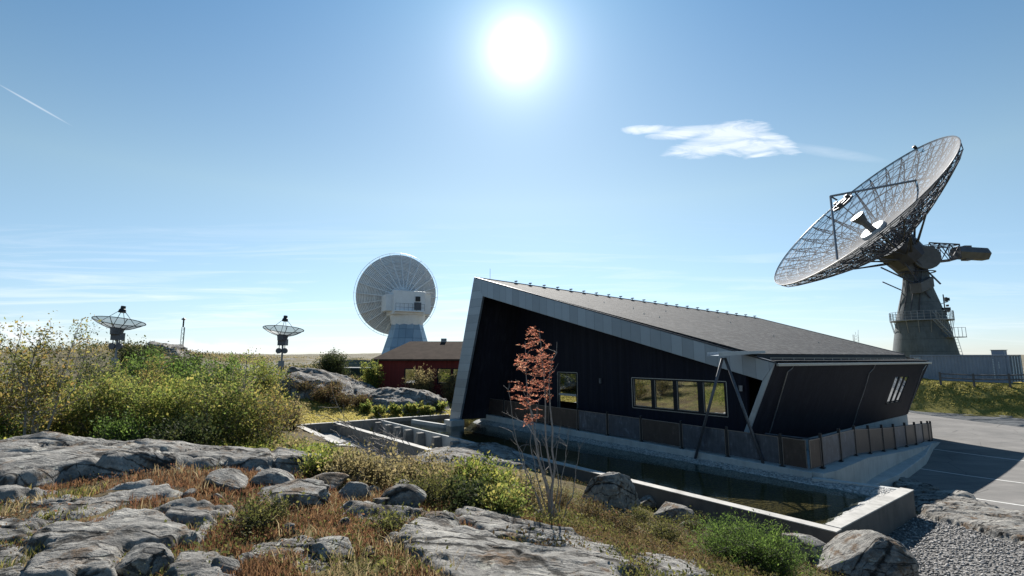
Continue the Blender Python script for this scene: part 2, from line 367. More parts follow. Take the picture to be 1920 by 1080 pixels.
def build_ground():
    ths = np.concatenate([np.linspace(-60, 60, 521), np.linspace(60, 300, 81)[1:-1]]); ths = np.radians(ths)
    rs = [0.0, 1.0]
    while rs[-1] < 4200: rs.append(rs[-1] * (1.0125 if rs[-1] < 110 else 1.05))
    rs = np.array(rs[1:]); nt, nr = len(ths), len(rs)
    x = np.outer(rs, np.sin(ths)).ravel(); y = np.outer(rs, np.cos(ths)).ravel(); z = G(x, y)
    hole = inpoly(x, y, POOLPOLY); z0 = z.copy(); z[hole] = -2.6
    r = np.hypot(x, y)
    v = np.stack([x, y, z], 1); v = np.vstack([v, [[0, 0, Gs(0, 0)]]])
    i, j = np.meshgrid(np.arange(nr - 1), np.arange(nt), indexing='ij'); a = i * nt + j; b = i * nt + (j + 1) % nt
    q = np.stack([a, b, b + nt, a + nt], -1).reshape(-1, 4)
    c = len(v) - 1; tri = [(c, (k + 1) % nt, k) for k in range(nt)]
    me = bpy.data.meshes.new('ground'); nf = len(q)
    me.vertices.add(len(v)); me.vertices.foreach_set('co', v.astype(np.float32).ravel())
    loops = np.concatenate([q.ravel(), np.array(tri).ravel()]).astype(np.int32)
    me.loops.add(len(loops)); me.loops.foreach_set('vertex_index', loops)
    st = np.concatenate([np.arange(nf) * 4, nf * 4 + np.arange(len(tri)) * 3]).astype(np.int32)
    me.polygons.add(len(st)); me.polygons.foreach_set('loop_start', st)
    me.update(calc_edges=True); me.validate(); me.polygons.foreach_set('use_smooth', [True] * len(me.polygons))
    # zones: red gravel, green lawn, blue heath
    def soft(d, w): return sstep(-w, w, d)
    nz = fbm(np.stack([x, y, 0 * x], 1), .5, 3) * .8
    grav = soft(x - (8.4 + .25 * (y - 11)) + nz * .5, .25) * (1 - soft(y - 17.5 + nz, .4)) * soft(y - 3, 1) * (1 - soft(x - 26, 1))
    grav = np.maximum(grav, soft(-(np.abs(x * 0 + 1)) , .1))
    bs = (x - 36.89) * .719 + (y - 45.62) * .695
    lawn = soft(bs - .1, .25) * soft(x - 24, 3) * (1 - soft(r - 90, 10))
    lawn = np.maximum(lawn, soft(y - (31.5 + .28 * (x + 13)) , 1) * (1 - soft(y - 39 + nz, 2)) * soft(x + 17, 2) * (1 - soft(x - 0, 2)))
    heath = np.maximum(soft(r - 34, 4), 0)
    colr = np.stack([grav, lawn, heath * (1 - lawn), np.ones_like(x)], 1); colr = np.vstack([colr, [[0, 0, 0, 1]]])
    ca = me.color_attributes.new('zone', 'FLOAT_COLOR', 'POINT'); ca.data.foreach_set('color', colr.astype(np.float32).ravel())
    me.materials.append(M['ground'])
    o = bpy.data.objects.new('ground', me); COL.objects.link(o); tag(o, kind='structure'); return o
build_ground()

# ------------------------------------------------------------------ asphalt and its lines
def m_asphalt():
    m, t = newmat('asphalt'); g = t('ShaderNodeNewGeometry').outputs['Position']
    n = t.noise(g, .5, 6, .6); n2 = t.noise(g, 60, 4, .7); n3 = t.noise(t('ShaderNodeMapping', {0: g, 3: (.25, 2.2, 1), 2: (0, 0, .6)}).outputs[0], .8, 5, .6)
    f = t.math('ADD', t.math('MULTIPLY', n, .5), t.math('ADD', t.math('MULTIPLY', n2, .25), t.math('MULTIPLY', n3, .25)))
    c = t.ramp(f, [(.33, (.09, .088, .086)), (.5, (.14, .135, .13)), (.68, (.21, .20, .19))])
    crack = t('ShaderNodeTexVoronoi', {'Vector': g, 'Scale': .45}, feature='DISTANCE_TO_EDGE').outputs[0]
    c = t.mix(t.math('MULTIPLY', t.math('LESS_THAN', crack, .006), .6), c, (.03, .03, .03))
    finish(t, c, .88, 0, n2, .5, .01, .3); return m
def drape(name, poly, mat, lift, step=.35, clipfn=None):
    """sheet on the ground inside a convex-ish polygon, by gridding a quad (4 corners)"""
    a, b, c, d = [np.array(p, float) for p in poly]
    nu = max(2, int(max(np.linalg.norm(b - a), np.linalg.norm(c - d)) / step)); nv = max(2, int(max(np.linalg.norm(d - a), np.linalg.norm(c - b)) / step))
    uu, vv = np.meshgrid(np.linspace(0, 1, nu + 1), np.linspace(0, 1, nv + 1), indexing='ij')
    P = (a * ((1 - uu) * (1 - vv))[..., None] + b * (uu * (1 - vv))[..., None] + c * (uu * vv)[..., None] + d * ((1 - uu) * vv)[..., None]).reshape(-1, 2)
    z = G(P[:, 0], P[:, 1]) + lift
    i, j = np.meshgrid(np.arange(nu), np.arange(nv), indexing='ij'); k = i * (nv + 1) + j
    f = np.stack([k, k + nv + 1, k + nv + 2, k + 1], -1).reshape(-1, 4)
    return mesh_np(name, np.column_stack([P, z]), f, mat, smooth=True)
M['asphalt'] = m_asphalt()
M['line_paint'] = simple('road_paint', (.62, .62, .60), .7, 0, .25, 5)
asph = drape('asphalt', [(15.6, 19.3), (29.6, 5), (46.5, 36.4), (27.5, 55.5)], M['asphalt'], .035)
tag(asph, kind='structure')
for (a, b) in (((20.05, 26.06), (23.6, 19.5)), ((25.3, 30.47), (28.9, 23.8)), ((17.2, 20.5), (19.4, 15.8))):
    a = np.array(a); b = np.array(b); d = unit(b - a); n = np.array([-d[1], d[0]]) * .055
    tag(drape('parking_line', [a - n, b - n, b + n, a + n], M['line_paint'], .043, .2), kind='structure')

# ------------------------------------------------------------------ pool
ZR = -.15                                            # rim height
M['pool_bed'] = None
def m_poolbed():
    m, t = newmat('pool_gravel'); g = t('ShaderNodeNewGeometry').outputs['Position']
    vo = t('ShaderNodeTexVoronoi', {'Vector': g, 'Scale': 16.0}); n = t.noise(g, 1.2, 5, .6)
    c = t.ramp(vo.outputs[1], [(0.0, (.05, .032, .008)), (.5, (.16, .11, .025)), (1.0, (.32, .23, .06))])
    c = t.mix(t.math('MULTIPLY', n, .8), c, (.10, .085, .02))
    finish(t, c, .8, 0, vo.outputs[0], .8, .03, .3); return m
def m_shore():
    m, t = newmat('shore_gravel'); g = t('ShaderNodeNewGeometry').outputs['Position']
    vo = t('ShaderNodeTexVoronoi', {'Vector': g, 'Scale': 19.0})
    c = t.ramp(vo.outputs[1], [(0.0, (.13, .13, .13)), (.5, (.32, .32, .31)), (1.0, (.55, .54, .52))])
    finish(t, c, .85, 0, t.math('MULTIPLY', vo.outputs[0], -1.0), 1.0, .05, .3); return m
def m_water():
    m, t = newmat('water'); g = t('ShaderNodeNewGeometry').outputs['Position']
    n = t.noise(t('ShaderNodeMapping', {0: g, 3: (1, 1.6, 1)}).outputs[0], 6.0, 3, .55); b = t('ShaderNodeBump', {'Strength': .22, 'Distance': .02, 'Height': n}).outputs[0]
    fr = t('ShaderNodeFresnel', {'IOR': 1.33, 'Normal': b}).outputs[0]
    gl = t('ShaderNodeBsdfGlossy', {'Color': (.8, .85, .88, 1), 'Roughness': .06, 'Normal': b}); tr = t('ShaderNodeBsdfTransparent', {0: (.74, .76, .66, 1)})
    mx = t('ShaderNodeMixShader', {0: fr, 1: tr.outputs[0], 2: gl.outputs[0]}); t('ShaderNodeOutputMaterial', {0: mx.outputs[0]}); return m
M['pool_bed'] = m_poolbed(); M['shore'] = m_shore(); M['water'] = m_water()
NE, SE_, = V(12.65, 16.53, 0), V(7.93, 12.97, 0)
L1a, L1b = SE_, V(-8.91, 34.08, 0)                   # long south-west wall
BK0, BK1 = V(-13.2, 31.25, 0), V(-4.64, 36.82, 0)
L2a, L2b = V(-3.1, 22.6, 0), V(-11.37, 32.6, 0)
L3a, L3b = V(-5.3, 20.62, 0), V(-13.2, 31.25, 0)
FC = V(10.72, 18.40, 0)                              # corner of the railing
FW = V(-2.05, 34.75, 0)                              # far end of the railing
def wall(mb, a, b, z0, z1, th, side=0):
    a = np.array(a, float); b = np.array(b, float); d = unit(V(b[0] - a[0], b[1] - a[1], 0)); n = V(-d[1], d[0], 0) * th
    o = n * side; A = V(a[0], a[1], 0) + o; B = V(b[0], b[1], 0) + o
    p = [A - n / 2, B - n / 2, B + n / 2, A + n / 2]
    mb.plate([q + V(0, 0, z0) for q in p], (0, 0, z1 - z0)); return mb
pool = empty('pool', (2, 22, -1.2), 'long concrete reflecting pool with dark water beside the black building', 'pool')
dA = unit(L1b - L1a); split = V(-1.0, 24.17, 0)
mb = MB(); wall(mb, L1a - dA * .2, split, -1.3, ZR - .035, .31); mb.build('pool_wall', M['concrete_shaded'], pool, bevel=.02)
mb = MB(); wall(mb, L1a - dA * .215, split, ZR - .033, ZR, .34); mb.build('coping', M['coping'], pool, bevel=.01)  # added cap: the wall's sunlit top edge as a paler colour
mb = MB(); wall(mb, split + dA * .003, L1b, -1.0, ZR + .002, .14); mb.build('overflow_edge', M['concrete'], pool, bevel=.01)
dB = unit(SE_ - NE); mb = MB(); wall(mb, NE - dB * .2, SE_ + unit(NE - SE_) * .215, -1.6, ZR - .034, .33); mb.build('pool_wall', M['concrete_shaded'], pool, bevel=.02)
mb = MB(); wall(mb, NE - dB * .21, SE_ + unit(NE - SE_) * .222, ZR - .032, ZR + .003, .36); mb.build('coping', M['coping'], pool, bevel=.01)  # thin cap added to paint the sunlit top of the end wall
# bed, sloped gravel shore, water
bed = [V(12.6, 16.5, -.45), V(7.95, 13.0, -.45), V(-9, 34.1, -.95), V(-4.7, 36.9, -.95), V(-2.0, 35.5, -.95), V(11.0, 18.8, -.60)]
MB().plate(bed, (0, 0, -.1)).build('pool_bed', M['pool_bed'], pool)
dF = unit(FC - FW); nF = V(dF[1], -dF[0], 0)
if np.dot(nF, V(-1, -1, 0)) < 0: nF = -nF            # towards the pool
ns = 120; v = []; f = []
for i in range(ns + 1):
    s = i / ns; p = FW + (NE + (-.3, .25, 0) - FW) * s if False else FW * (1 - s) + V(12.5, 16.55, 0) * s
    w = 0.0
    for j, (o, z) in enumerate([(.10, -.16), (.45, -.22), (.85, -.36), (1.5, -.8)]):
        jj = .05 * math.sin(i * 1.7 + j) + .03 * math.sin(i * .61); v.append(p + nF * (o + (jj if j > 1 else 0)) + V(0, 0, z + .02 * math.sin(i * 2.3 + j * 2)))
for i in range(ns):
    for j in range(3): k = i * 4 + j; f.append((k, k + 1, k + 5, k + 4))
mesh_np('shore_gravel', v, f, M['shore'], pool, True)
v = []; f = []
dC = unit(SE_ - NE); nC = V(dC[1], -dC[0], 0)
if np.dot(nC, V(-1, 1, 0)) < 0: nC = -nC
for i in range(41):
    s = i / 40; p = NE * (1 - s) + SE_ * s
    for j, (o, z) in enumerate([(.18, -.2), (.5, -.27), (.95, -.40), (1.5, -.8)]):
        v.append(p + nC * (o * (1 - .5 * s) + (.05 * math.sin(i * 1.3 + j) if j > 1 else 0)) + V(0, 0, z - .001 * j))
for i in range(40):
    for j in range(3): k = i * 4 + j; f.append((k, k + 1, k + 5, k + 4))
mesh_np('shore_gravel', v, f, M['shore'], pool, True)
wp = [V(12.55, 16.55, -.34), V(7.9, 13.1, -.34), V(-8.85, 34.1, -.34), V(-4.7, 36.8, -.34), V(-2.0, 35.2, -.34), V(11.0, 18.6, -.34)]
_n = np.cross(wp[1] - wp[0], wp[2] - wp[0])[2]
wat = mesh_np('water', wp, [tuple(range(6)) if _n > 0 else tuple(range(5, -1, -1))], M['water']); tag(wat, kind='structure')
# stepped basins beside the pool
bas = empty('cascade_basin', (-8, 28, -1.3), 'pale concrete overflow basins with a row of tapered blocks, left of the pool', 'basin')
mb = MB(); wall(mb, L2a, L2b, ZR - .03 + .003 - .003, ZR, 0.33); mb.build('coping', M['coping'], bas)  # basin wall caps too: sun on the tops put into the pale colour
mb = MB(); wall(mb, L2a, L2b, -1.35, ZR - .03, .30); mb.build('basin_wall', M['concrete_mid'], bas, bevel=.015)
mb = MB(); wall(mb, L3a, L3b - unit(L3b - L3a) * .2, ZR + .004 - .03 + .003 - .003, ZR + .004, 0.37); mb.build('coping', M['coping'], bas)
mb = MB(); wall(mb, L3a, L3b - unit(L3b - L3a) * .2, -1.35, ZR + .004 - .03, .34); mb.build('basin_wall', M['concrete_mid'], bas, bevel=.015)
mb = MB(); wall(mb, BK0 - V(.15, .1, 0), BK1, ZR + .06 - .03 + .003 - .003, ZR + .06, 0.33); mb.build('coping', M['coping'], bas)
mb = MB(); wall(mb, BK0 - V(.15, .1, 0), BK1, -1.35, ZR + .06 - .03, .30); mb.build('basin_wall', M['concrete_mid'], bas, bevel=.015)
mb = MB(); wall(mb, L3a + V(.12, .09, 0), split - V(.2, .15, 0), -1.35, ZR - .01, .30); mb.build('basin_wall', M['concrete_mid'], bas, bevel=.015)
MB().plate([V(-8.9, 34.2, -1.08), V(-11.4, 32.5, -1.08), V(-3.1, 22.6, -1.2), V(-1.0, 24.2, -1.2)], (0, 0, -.1)).build('channel_floor', M['concrete'], bas)
MB().plate([V(-11.3, 32.6, -.72), V(-13.1, 31.3, -.72), V(-5.2, 20.7, -.95), V(-3.0, 22.6, -.95)], (0, 0, -.1)).build('basin_floor', M['shore'], bas)
pr_blocks = [(535, 30), (600, 30), (660, 36), (727, 42), (803, 50), (908, 55), (1025, 60)]
for (zx, _), s in zip(pr_blocks, (.05, .14, .235, .345, .47, .62, .76)):
    px = 560 + zx / 3.375; 
    # point on overflow edge seen at this column
    best = min((abs(960 + FPX * (L1b + (split - L1b) * k / 400)[0] / ((L1b + (split - L1b) * k / 400)[1] * math.cos(TILT) - 4.4 * math.sin(TILT)) - px), k) for k in range(401))[1]
    p = L1b + (split - L1b) * best / 400; p = p + unit(V(-.79, -.61, 0)) * .38
    mb = MB(); a = AL * .30; b = unit(V(.6112, -.7914, 0)) * .15
    lo = [p - a * 1.0 - b * 1.45, p + a * 1.0 - b * 1.45, p + a * 1.0 + b * 1.45, p - a * 1.0 + b * 1.45]; hi = [p - a * .55 - b, p + a * .75 - b, p + a * .75 + b, p - a * .55 + b]
    mb.add([q + V(0, 0, -1.15) for q in lo] + [q + V(0, 0, ZR - .08) for q in hi], [(3, 2, 1, 0), (4, 5, 6, 7), (0, 1, 5, 4), (1, 2, 6, 5), (2, 3, 7, 6), (3, 0, 4, 7)])
    mb.build('support_block', M['concrete_mid'], bas, bevel=.02)
mb = MB(); wall(mb, V(-6.7, 34.0, 0), V(-4.2, 31.6, 0), -.9, -.12, .25); mb.build('baffle_wall', M['concrete'], bas, bevel=.02)

# ------------------------------------------------------------------ black building
P0, P1 = V(9.826, 21.697, 0), V(28.141, 35.846, 0)
A_, B_ = V(-2.434, 32.053, 9.236), V(-4.069, 33.434, 0.0)
T0, T1 = V(10.993, 20.71, 3.813), V(29.318, 34.852, 3.70)
nfas = unit(np.cross(P0 - B_, V(0, 0, 1)))
if nfas[1] > 0: nfas = -nfas                          # towards the camera
Fp = V(10.45, 21.16, 4.19); Ep = Fp + AL * 20.7
nroof = unit(np.cross(Fp - A_, Ep - Fp)); nroof = nroof if nroof[2] > 0 else -nroof
Dp = Ppl(A_, nroof, 1420, 597)
def roofz(x, y): return A_[2] - (nroof[0] * (x - A_[0]) + nroof[1] * (y - A_[1])) / nroof[2]
bld = empty('black_building', (10, 32, 0), 'angular black clad visitor building with slanted zinc frame and sloping shingle roof', 'building')

def m_black():
    m, t, c, h, n, wn = m_boards('black_boards', (.012, .0125, .021), .14, AL, .09)
    g_ = t('ShaderNodeNewGeometry').outputs['Position']; st_ = t.noise(t('ShaderNodeMapping', {0: g_, 3: (5, 5, .35)}).outputs[0], 1.0, 6, .6)
    c = t.mix(t.ramp(st_, [(.5, 0.0), (.72, .45)]), c, (.035, .036, .045))
    finish(t, c, .6, 0, h, .5, .01, .12); return m
def m_black2():
    m, t, c, h, n, wn = m_boards('black_boards_side', (.010, .011, .020), .14, dF, .09)
    g_ = t('ShaderNodeNewGeometry').outputs['Position']; st_ = t.noise(t('ShaderNodeMapping', {0: g_, 3: (5, 5, .35)}).outputs[0], 1.0, 6, .6)
    c = t.mix(t.ramp(st_, [(.5, 0.0), (.72, .4)]), c, (.028, .029, .038))
    finish(t, c, .6, 0, h, .5, .01, .12); return m
def m_zinc(name, axis):
    m, t, c, h, n, wn = m_boards(name, (.27, .31, .36), .52, axis, .035, vary=.16)
    finish(t, c, t.math('ADD', .34, t.math('MULTIPLY', n, .2)), .55, h, .5, .01, .5); return m
def m_roof():
    m, t = newmat('roof_shingle'); g = t('ShaderNodeNewGeometry').outputs['Position']
    dn = unit(np.cross(nroof, AL)); dn = tuple(dn)
    s = t('ShaderNodeVectorMath', {0: g, 1: dn}, operation='DOT_PRODUCT').outputs['Value']; a = t('ShaderNodeVectorMath', {0: g, 1: tuple(AL)}, operation='DOT_PRODUCT').outputs['Value']
    row = t.math('DIVIDE', s, .16); fr = t.math('FRACT', row); fl = t.math('FLOOR', row)
    col = t.math('ADD', t.math('DIVIDE', a, .33), t.math('MULTIPLY', fl, .37)); cf = t.math('FLOOR', col); cfr = t.math('FRACT', col)
    wn = t('ShaderNodeTexWhiteNoise', {'Vector': t('ShaderNodeCombineXYZ', {0: fl, 1: cf}).outputs[0]}).outputs[0]
    n2 = t.noise(g, 70, 4, .7); n1 = t.noise(g, .7, 5, .6)
    f = t.math('ADD', t.math('MULTIPLY', wn, .35), t.math('ADD', t.math('MULTIPLY', n2, .35), t.math('MULTIPLY', n1, .3)))
    c = t.ramp(f, [(.25, (.010, .010, .012)), (.5, (.024, .027, .033)), (.8, (.075, .075, .075))])
    e = t.math('MAXIMUM', t.math('LESS_THAN', fr, .14), t.math('LESS_THAN', cfr, .04)); c = t.mix(t.math('MULTIPLY', e, .5), c, (.02, .02, .02))
    h = t.math('ADD', t.math('ADD', t.math('MULTIPLY', fr, -.9), t.math('MULTIPLY', wn, .7)), t.math('MULTIPLY', n2, .5))
    finish(t, c, .8, 0, h, 1.0, .03, .16); return m
def m_glass(name, tint=(.9, .95, .94), refl=1.45):
    m, t = newmat(name); fr = t('ShaderNodeFresnel', {'IOR': refl}).outputs[0]; fr = t.math('ADD', fr, .70, clamp=True)
    gl = t('ShaderNodeBsdfGlossy', {'Color': (.9, .95, 1, 1), 'Roughness': .01}); tr = t('ShaderNodeBsdfTransparent', {0: (*tint, 1)})
    mx = t('ShaderNodeMixShader', {0: fr, 1: tr.outputs[0], 2: gl.outputs[0]}); t('ShaderNodeOutputMaterial', {0: mx.outputs[0]}); return m
M['black'] = m_black(); M['black2'] = m_black2(); M['zinc'] = m_zinc('zinc_fascia', unit(P0 - B_)); M['zinc_v'] = m_zinc('zinc_upright', V(0, 0, 1)); M['roof'] = m_roof()
M['glass'] = m_glass('window_glass'); M['glass_bright'] = m_glass('coated_glass', (.9, .95, .94), 1.9); M['zinc_trim'] = simple('zinc_trim', (.30, .34, .38), .4, .5, .15, 2)
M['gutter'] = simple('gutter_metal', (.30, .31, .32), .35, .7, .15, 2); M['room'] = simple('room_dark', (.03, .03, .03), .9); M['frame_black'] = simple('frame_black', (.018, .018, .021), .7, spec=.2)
# slanted right wall (0.3 thick)
nr = unit(np.cross(P1 - P0, T0 - P0)); nr = nr if nr[1] < 0 else -nr
WQ = [(1660, 757.5), (1677.5, 707), (1706, 706), (1686.5, 753)]
wq = [Ppl(P0, nr, u, v) for u, v in WQ]
def quadwall(mb, bl, br, tr, tl, holes, th):
    """wall plate between 4 corners with one quad hole given by points in the same order (bl,tl,tr,br)"""
    hb, ht, htr, hbr = holes
    outer = [bl, br, tr, tl]; inner = [hb, hbr, htr, ht]
    fs = []
    for i in range(4): mb.plate([outer[i], outer[(i + 1) % 4], inner[(i + 1) % 4], inner[i]], th)
T1w = T1
mb = MB(); quadwall(mb, P0, P1, T1w, T0 - AL * 0, wq, -nr * .25); mb.build('side_wall', M['black'], bld)
wnd = MB()
c0, c1, c2, c3 = wq
for s0, s1 in ((0, .06), (.30, .38), (.63, .71), (.94, 1)):
    wnd.plate([c0 + (c3 - c0) * s0, c0 + (c3 - c0) * s1, c1 + (c2 - c1) * s1, c1 + (c2 - c1) * s0], -nr * .1)
wnd.plate([c0 + nr * .02, c3 + nr * .02, c3 + (c2 - c3) * .035 + nr * .02, c0 + (c1 - c0) * .035 + nr * .02], nr * .05)
wo = wnd.build('window', M['frame_black'], bld); tag(wo, 'slanted three light window in the side wall')
for s0, s1 in ((.06, .30), (.38, .63), (.71, .94)):
    o = MB().plate([c0 + (c3 - c0) * s0 - nr * .03, c0 + (c3 - c0) * s1 - nr * .03, c1 + (c2 - c1) * s1 - nr * .03, c1 + (c2 - c1) * s0 - nr * .03], -nr * .015).build('pane', M['glass_bright'], wo)
# recessed vertical facade
FN = unit(V(-dF[1], dF[0], 0)); FN = FN if FN[1] < 0 else -FN      # facing the pool (-.8,-.6)
Gp = P0 - dF * 17.6                                                # left end at the fin wall
def fac(u, v): return Ppl(P0, FN, u, v)
def top(p): return V(p[0], p[1], roofz(p[0], p[1]) - .35)
PANES = [(1189, 1221, 708, 762), (1228, 1262, 710, 767), (1270, 1308, 712, 771), (1319, 1358, 715, 775)]
Fs = lambda p: float(np.dot(p - P0, -dF))                          # metres leftwards from corner P0
wl, wr = Fs(fac(1186, 740)), Fs(fac(1360, 740)); wz1 = fac(1270, 711.5)[2]; wz0 = fac(1270, 772)[2]
dl, dr = Fs(fac(1046, 740)), Fs(fac(1083, 740)); dz1 = fac(1064, 698)[2]
def fp(s, z): p = P0 - dF * s; return V(p[0], p[1], z)
mb = MB(); inn = -FN * .25
segs = [(-.35, wr, None), (wr, wl, (wz0, wz1)), (wl, dr, None), (dr, dl, (0.0, dz1)), (dl, 17.4, None)]
for s0, s1, hole in segs:
    p, q = fp(s0, 0), fp(s1, 0); zl, zh = (-.02, None) if hole is None else hole
    if hole is None: mb.plate([p + V(0, 0, -.3), q + V(0, 0, -.3), top(q), top(p)], inn)
    else:
        if hole[0] > 0: mb.plate([p, q, V(q[0], q[1], hole[0]), V(p[0], p[1], hole[0])], inn)
        mb.plate([V(p[0], p[1], hole[1]), V(q[0], q[1], hole[1]), top(q), top(p)], inn)
mb.build('front_wall', M['black2'], bld)
# interior shell behind the panes so that they are not see-through
def window_set(name, lst, z0, z1, sill, lab=None):
    fr = MB(); L = [s for s, _ in lst] ; allr, alll = min(min(a) for a in lst), max(max(a) for a in lst)
    depth = inn * .35
    edges = [allr - .12] + [e for a in sorted([tuple(sorted(a)) for a in lst]) for e in a] + [alll + .12]
    for k in range(0, len(edges), 2):
        a, b = edges[k], edges[k + 1]; fr.plate([fp(a, z0), fp(b, z0), fp(b, z1), fp(a, z1)], depth)
    for a, b in sorted([tuple(sorted(a)) for a in lst]):
        fr.plate([fp(a, z1 - .09), fp(b, z1 - .09), fp(b, z1), fp(a, z1)], depth); fr.plate([fp(a, z0), fp(b, z0), fp(b, z0 + .09), fp(a, z0 + .09)], depth)
    o = fr.build(name, M['frame_black'], bld); tag(o, lab)
    tr = MB(); e0, e1 = edges[0], edges[-1]
    for (sa, sb, za, zb) in ((e0, e1, z1 - .02, z1 + .015), (e0, e1, z0 - .03, z0 + .005), (e0 - .02, e0 + .015, z0, z1 - .02), (e1 - .015, e1 + .02, z0, z1 - .02)):
        tr.plate([fp(sa, za), fp(sb, za), fp(sb, zb), fp(sa, zb)], FN * .012)
    for a, b in sorted([tuple(sorted(a)) for a in lst]):
        tr.plate([fp(a, z0 + .09), fp(b, z0 + .09), fp(b, z0 + .115), fp(a, z0 + .115)], FN * .008)
        tr.plate([fp(b - .025, z0 + .115), fp(b, z0 + .115), fp(b, z1 - .09), fp(b - .025, z1 - .09)], FN * .008)
    tr.build('trim', M['gutter'], o)
    for a, b in sorted([tuple(sorted(a)) for a in lst]):
        g = MB().plate([fp(a, z0 + .09) - FN * .04, fp(b, z0 + .09) - FN * .04, fp(b, z1 - .09) - FN * .04, fp(a, z1 - .09) - FN * .04], -FN * .015).build('pane', M['glass'], o)
        w = abs(b - a); MB().plate([fp(b, z0 + .1) - FN * .07, fp(b - w * .33, z0 + .1) - FN * .07, fp(b - w * .33, z1 - .1) - FN * .07, fp(b, z1 - .1) - FN * .07], -FN * .01).build('curtain', M['cloth_white'], o)
    return o
lst = [(Fs(fac(a, 740)), Fs(fac(b, 740))) for a, b, _, _ in PANES]
window_set('window', lst, wz0, wz1, True, 'wide window of four panes above the railing')
zmid = fac(1064, 742)[2]
window_set('door', [(dl - .12, dr + .12)], .02, dz1, False, 'glazed black door behind the railing')
MB().plate([fp(dl - .1, zmid), fp(dr + .1, zmid), fp(dr + .1, zmid + .12), fp(dl - .1, zmid + .12)], FN * .02).build('door_rail', M['zinc_trim'], bld)
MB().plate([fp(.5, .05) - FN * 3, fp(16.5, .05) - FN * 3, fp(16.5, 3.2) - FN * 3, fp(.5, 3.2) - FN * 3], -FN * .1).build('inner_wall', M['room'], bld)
# wall lamp
lp = fac(1391, 728) + FN * .1; MB().lathe([(.001, -.12), (.07, -.12), (.08, .12), (.001, .12)], 12, lp).build('wall_lamp', M['steel'], bld)
lp = fac(1127, 714) + FN * .05; MB().box(lp, (.12, .12, .28), dF).build('wall_lamp', M['dark_steel'], bld)
# far gable, back and left walls
Dz = Dp
bkL = B_ + AL * 22.5; TopL = A_ + AL * 0
farb = V(*(Dp[:2] + (0,))) if False else V(Dp[0], Dp[1], 0)
mb = MB(); mb.plate([P1, V(farb[0], farb[1], -.3), V(Dp[0], Dp[1], Dp[2] - .2), V(Ep[0], Ep[1], Ep[2] - .1), T1w], -AL * .25); mb.build('gable_wall', M['black2'], bld)
nl = unit(np.cross(AL, A_ - B_)); nl = nl if nl[0] < 0 else -nl
ridl = A_ + (Dp - A_) * 1.0; botl = V(farb[0], farb[1], 0)
mb = MB(); mb.plate([B_ + V(.02, .02, 0), botl, Dp - V(0, 0, .1), A_ - V(0, 0, .05)], -nl * .22); mb.build('end_wall', M['black'], bld)
# zinc frame on the gable overhang
def fz(u, v): return Ppl(P0, nfas, u, v)
In_t, In_b, In_r = fz(907.5, 555.5), fz(864, 786), fz(1431, 713.5)
Col_b1, Col_b0 = fz(1403.5, 812), P0
th = nfas * .18; sh = -nfas * .06
mb = MB(); mb.plate([A_ + sh, In_t + sh, In_r + sh, T0 + sh], th); mb.build('zinc_fascia', M['zinc'], bld, bevel=.01)
mb = MB(); mb.plate([A_ + sh * 1.05, V(*B_) + sh * 1.05, In_b + sh * 1.05, In_t + sh * 1.05], th * .99); mb.build('zinc_upright', M['zinc_v'], bld, bevel=.01)
colb = P0 + (fz(1390, 838) - P0) * 1.0
mb = MB(); mb.plate([T0 + sh * 1.1, P0 + sh * 1.1, P0 - unit(P0 - B_) * .22 + sh * 1.1, In_r + sh * 1.1], th * .97); mb.build('zinc_upright', M['zinc_trim'], bld, bevel=.01)
# soffit under the overhang
sof = [In_t + V(0, 0, .1), In_r + V(0, 0, .15), top(fp(.2, 0)) + V(0, 0, .1), top(fp(17.3, 0)) + V(0, 0, .1)]
MB().plate(sof, (0, 0, .06)).build('soffit', M['black'], bld)
# roof
up = nroof * .12
mb = MB(); mb.plate([A_ - nroof * .10, Fp - nroof * .10, Ep - nroof * .10, Dp - nroof * .10], up); mb.build('roof', M['roof'], bld)
# edge strips
mb = MB()
for a, b in ((A_, Dp), (Dp, Ep)): mb.bar(a + V(0, 0, .03), b + V(0, 0, .03), .05, 4)
mb.plate([A_ + V(0, 0, .03) - nfas * .2, T0 + V(0, 0, .03) - nfas * .2, T0 + V(0, 0, .03) + nfas * .16, A_ + V(0, 0, .03) + nfas * .16], (0, 0, .03))
mb.build('edge_flashing', M['dark_steel'], bld)
# step fascia and the lower strip of roof with its gutter
sh0, sh1 = Fp + V(.0, 0, -.02), Ep
lo0, lo1 = Fp + V(.06, -.06, -.30), Ep + V(.05, -.06, -.30)
mb = MB(); mb.plate([sh0 + nroof * .0, Ep, lo1, lo0], V(-.03, .03, 0)); mb.build('step_fascia', M['zinc_trim'] if False else M['frame_black'], bld)
mb = MB(); mb.plate([lo0 + V(0, 0, .0), lo1, T1w + V(0, 0, .06), T0 + V(0, 0, .06)], (0, 0, .05)); mb.build('lower_roof', M['roof'], bld)
gd = V(nr[0], nr[1], 0); gd = unit(gd)
mb = MB(); mb.plate([T0 + gd * .02, T1w + gd * .02, T1w + gd * .14, T0 + gd * .14], (0, 0, -.13)); mb.build('gutter', M['gutter'], bld, bevel=.02)
mb = MB()
for k in range(40):
    s = (k + .5) / 40; p = (lo0 * .45 + (T0 + V(0, 0, .06)) * .55) * (1 - s) + (lo1 * .45 + (T1w + V(0, 0, .06)) * .55) * s
    if k % 2 == 0: mb.bar(p, p + V(0, 0, .16), .012)
p = lambda s: (lo0 * .45 + (T0 + V(0, 0, .06)) * .55) * (1 - s) + (lo1 * .45 + (T1w + V(0, 0, .06)) * .55) * s
mb.bar(p(.01) + V(0, 0, .15), p(.99) + V(0, 0, .15), .014); mb.build('snow_guard', M['gutter'], bld)
# water spout plate over the tripod
S0 = fz(1336, 666.5) + nfas * .5
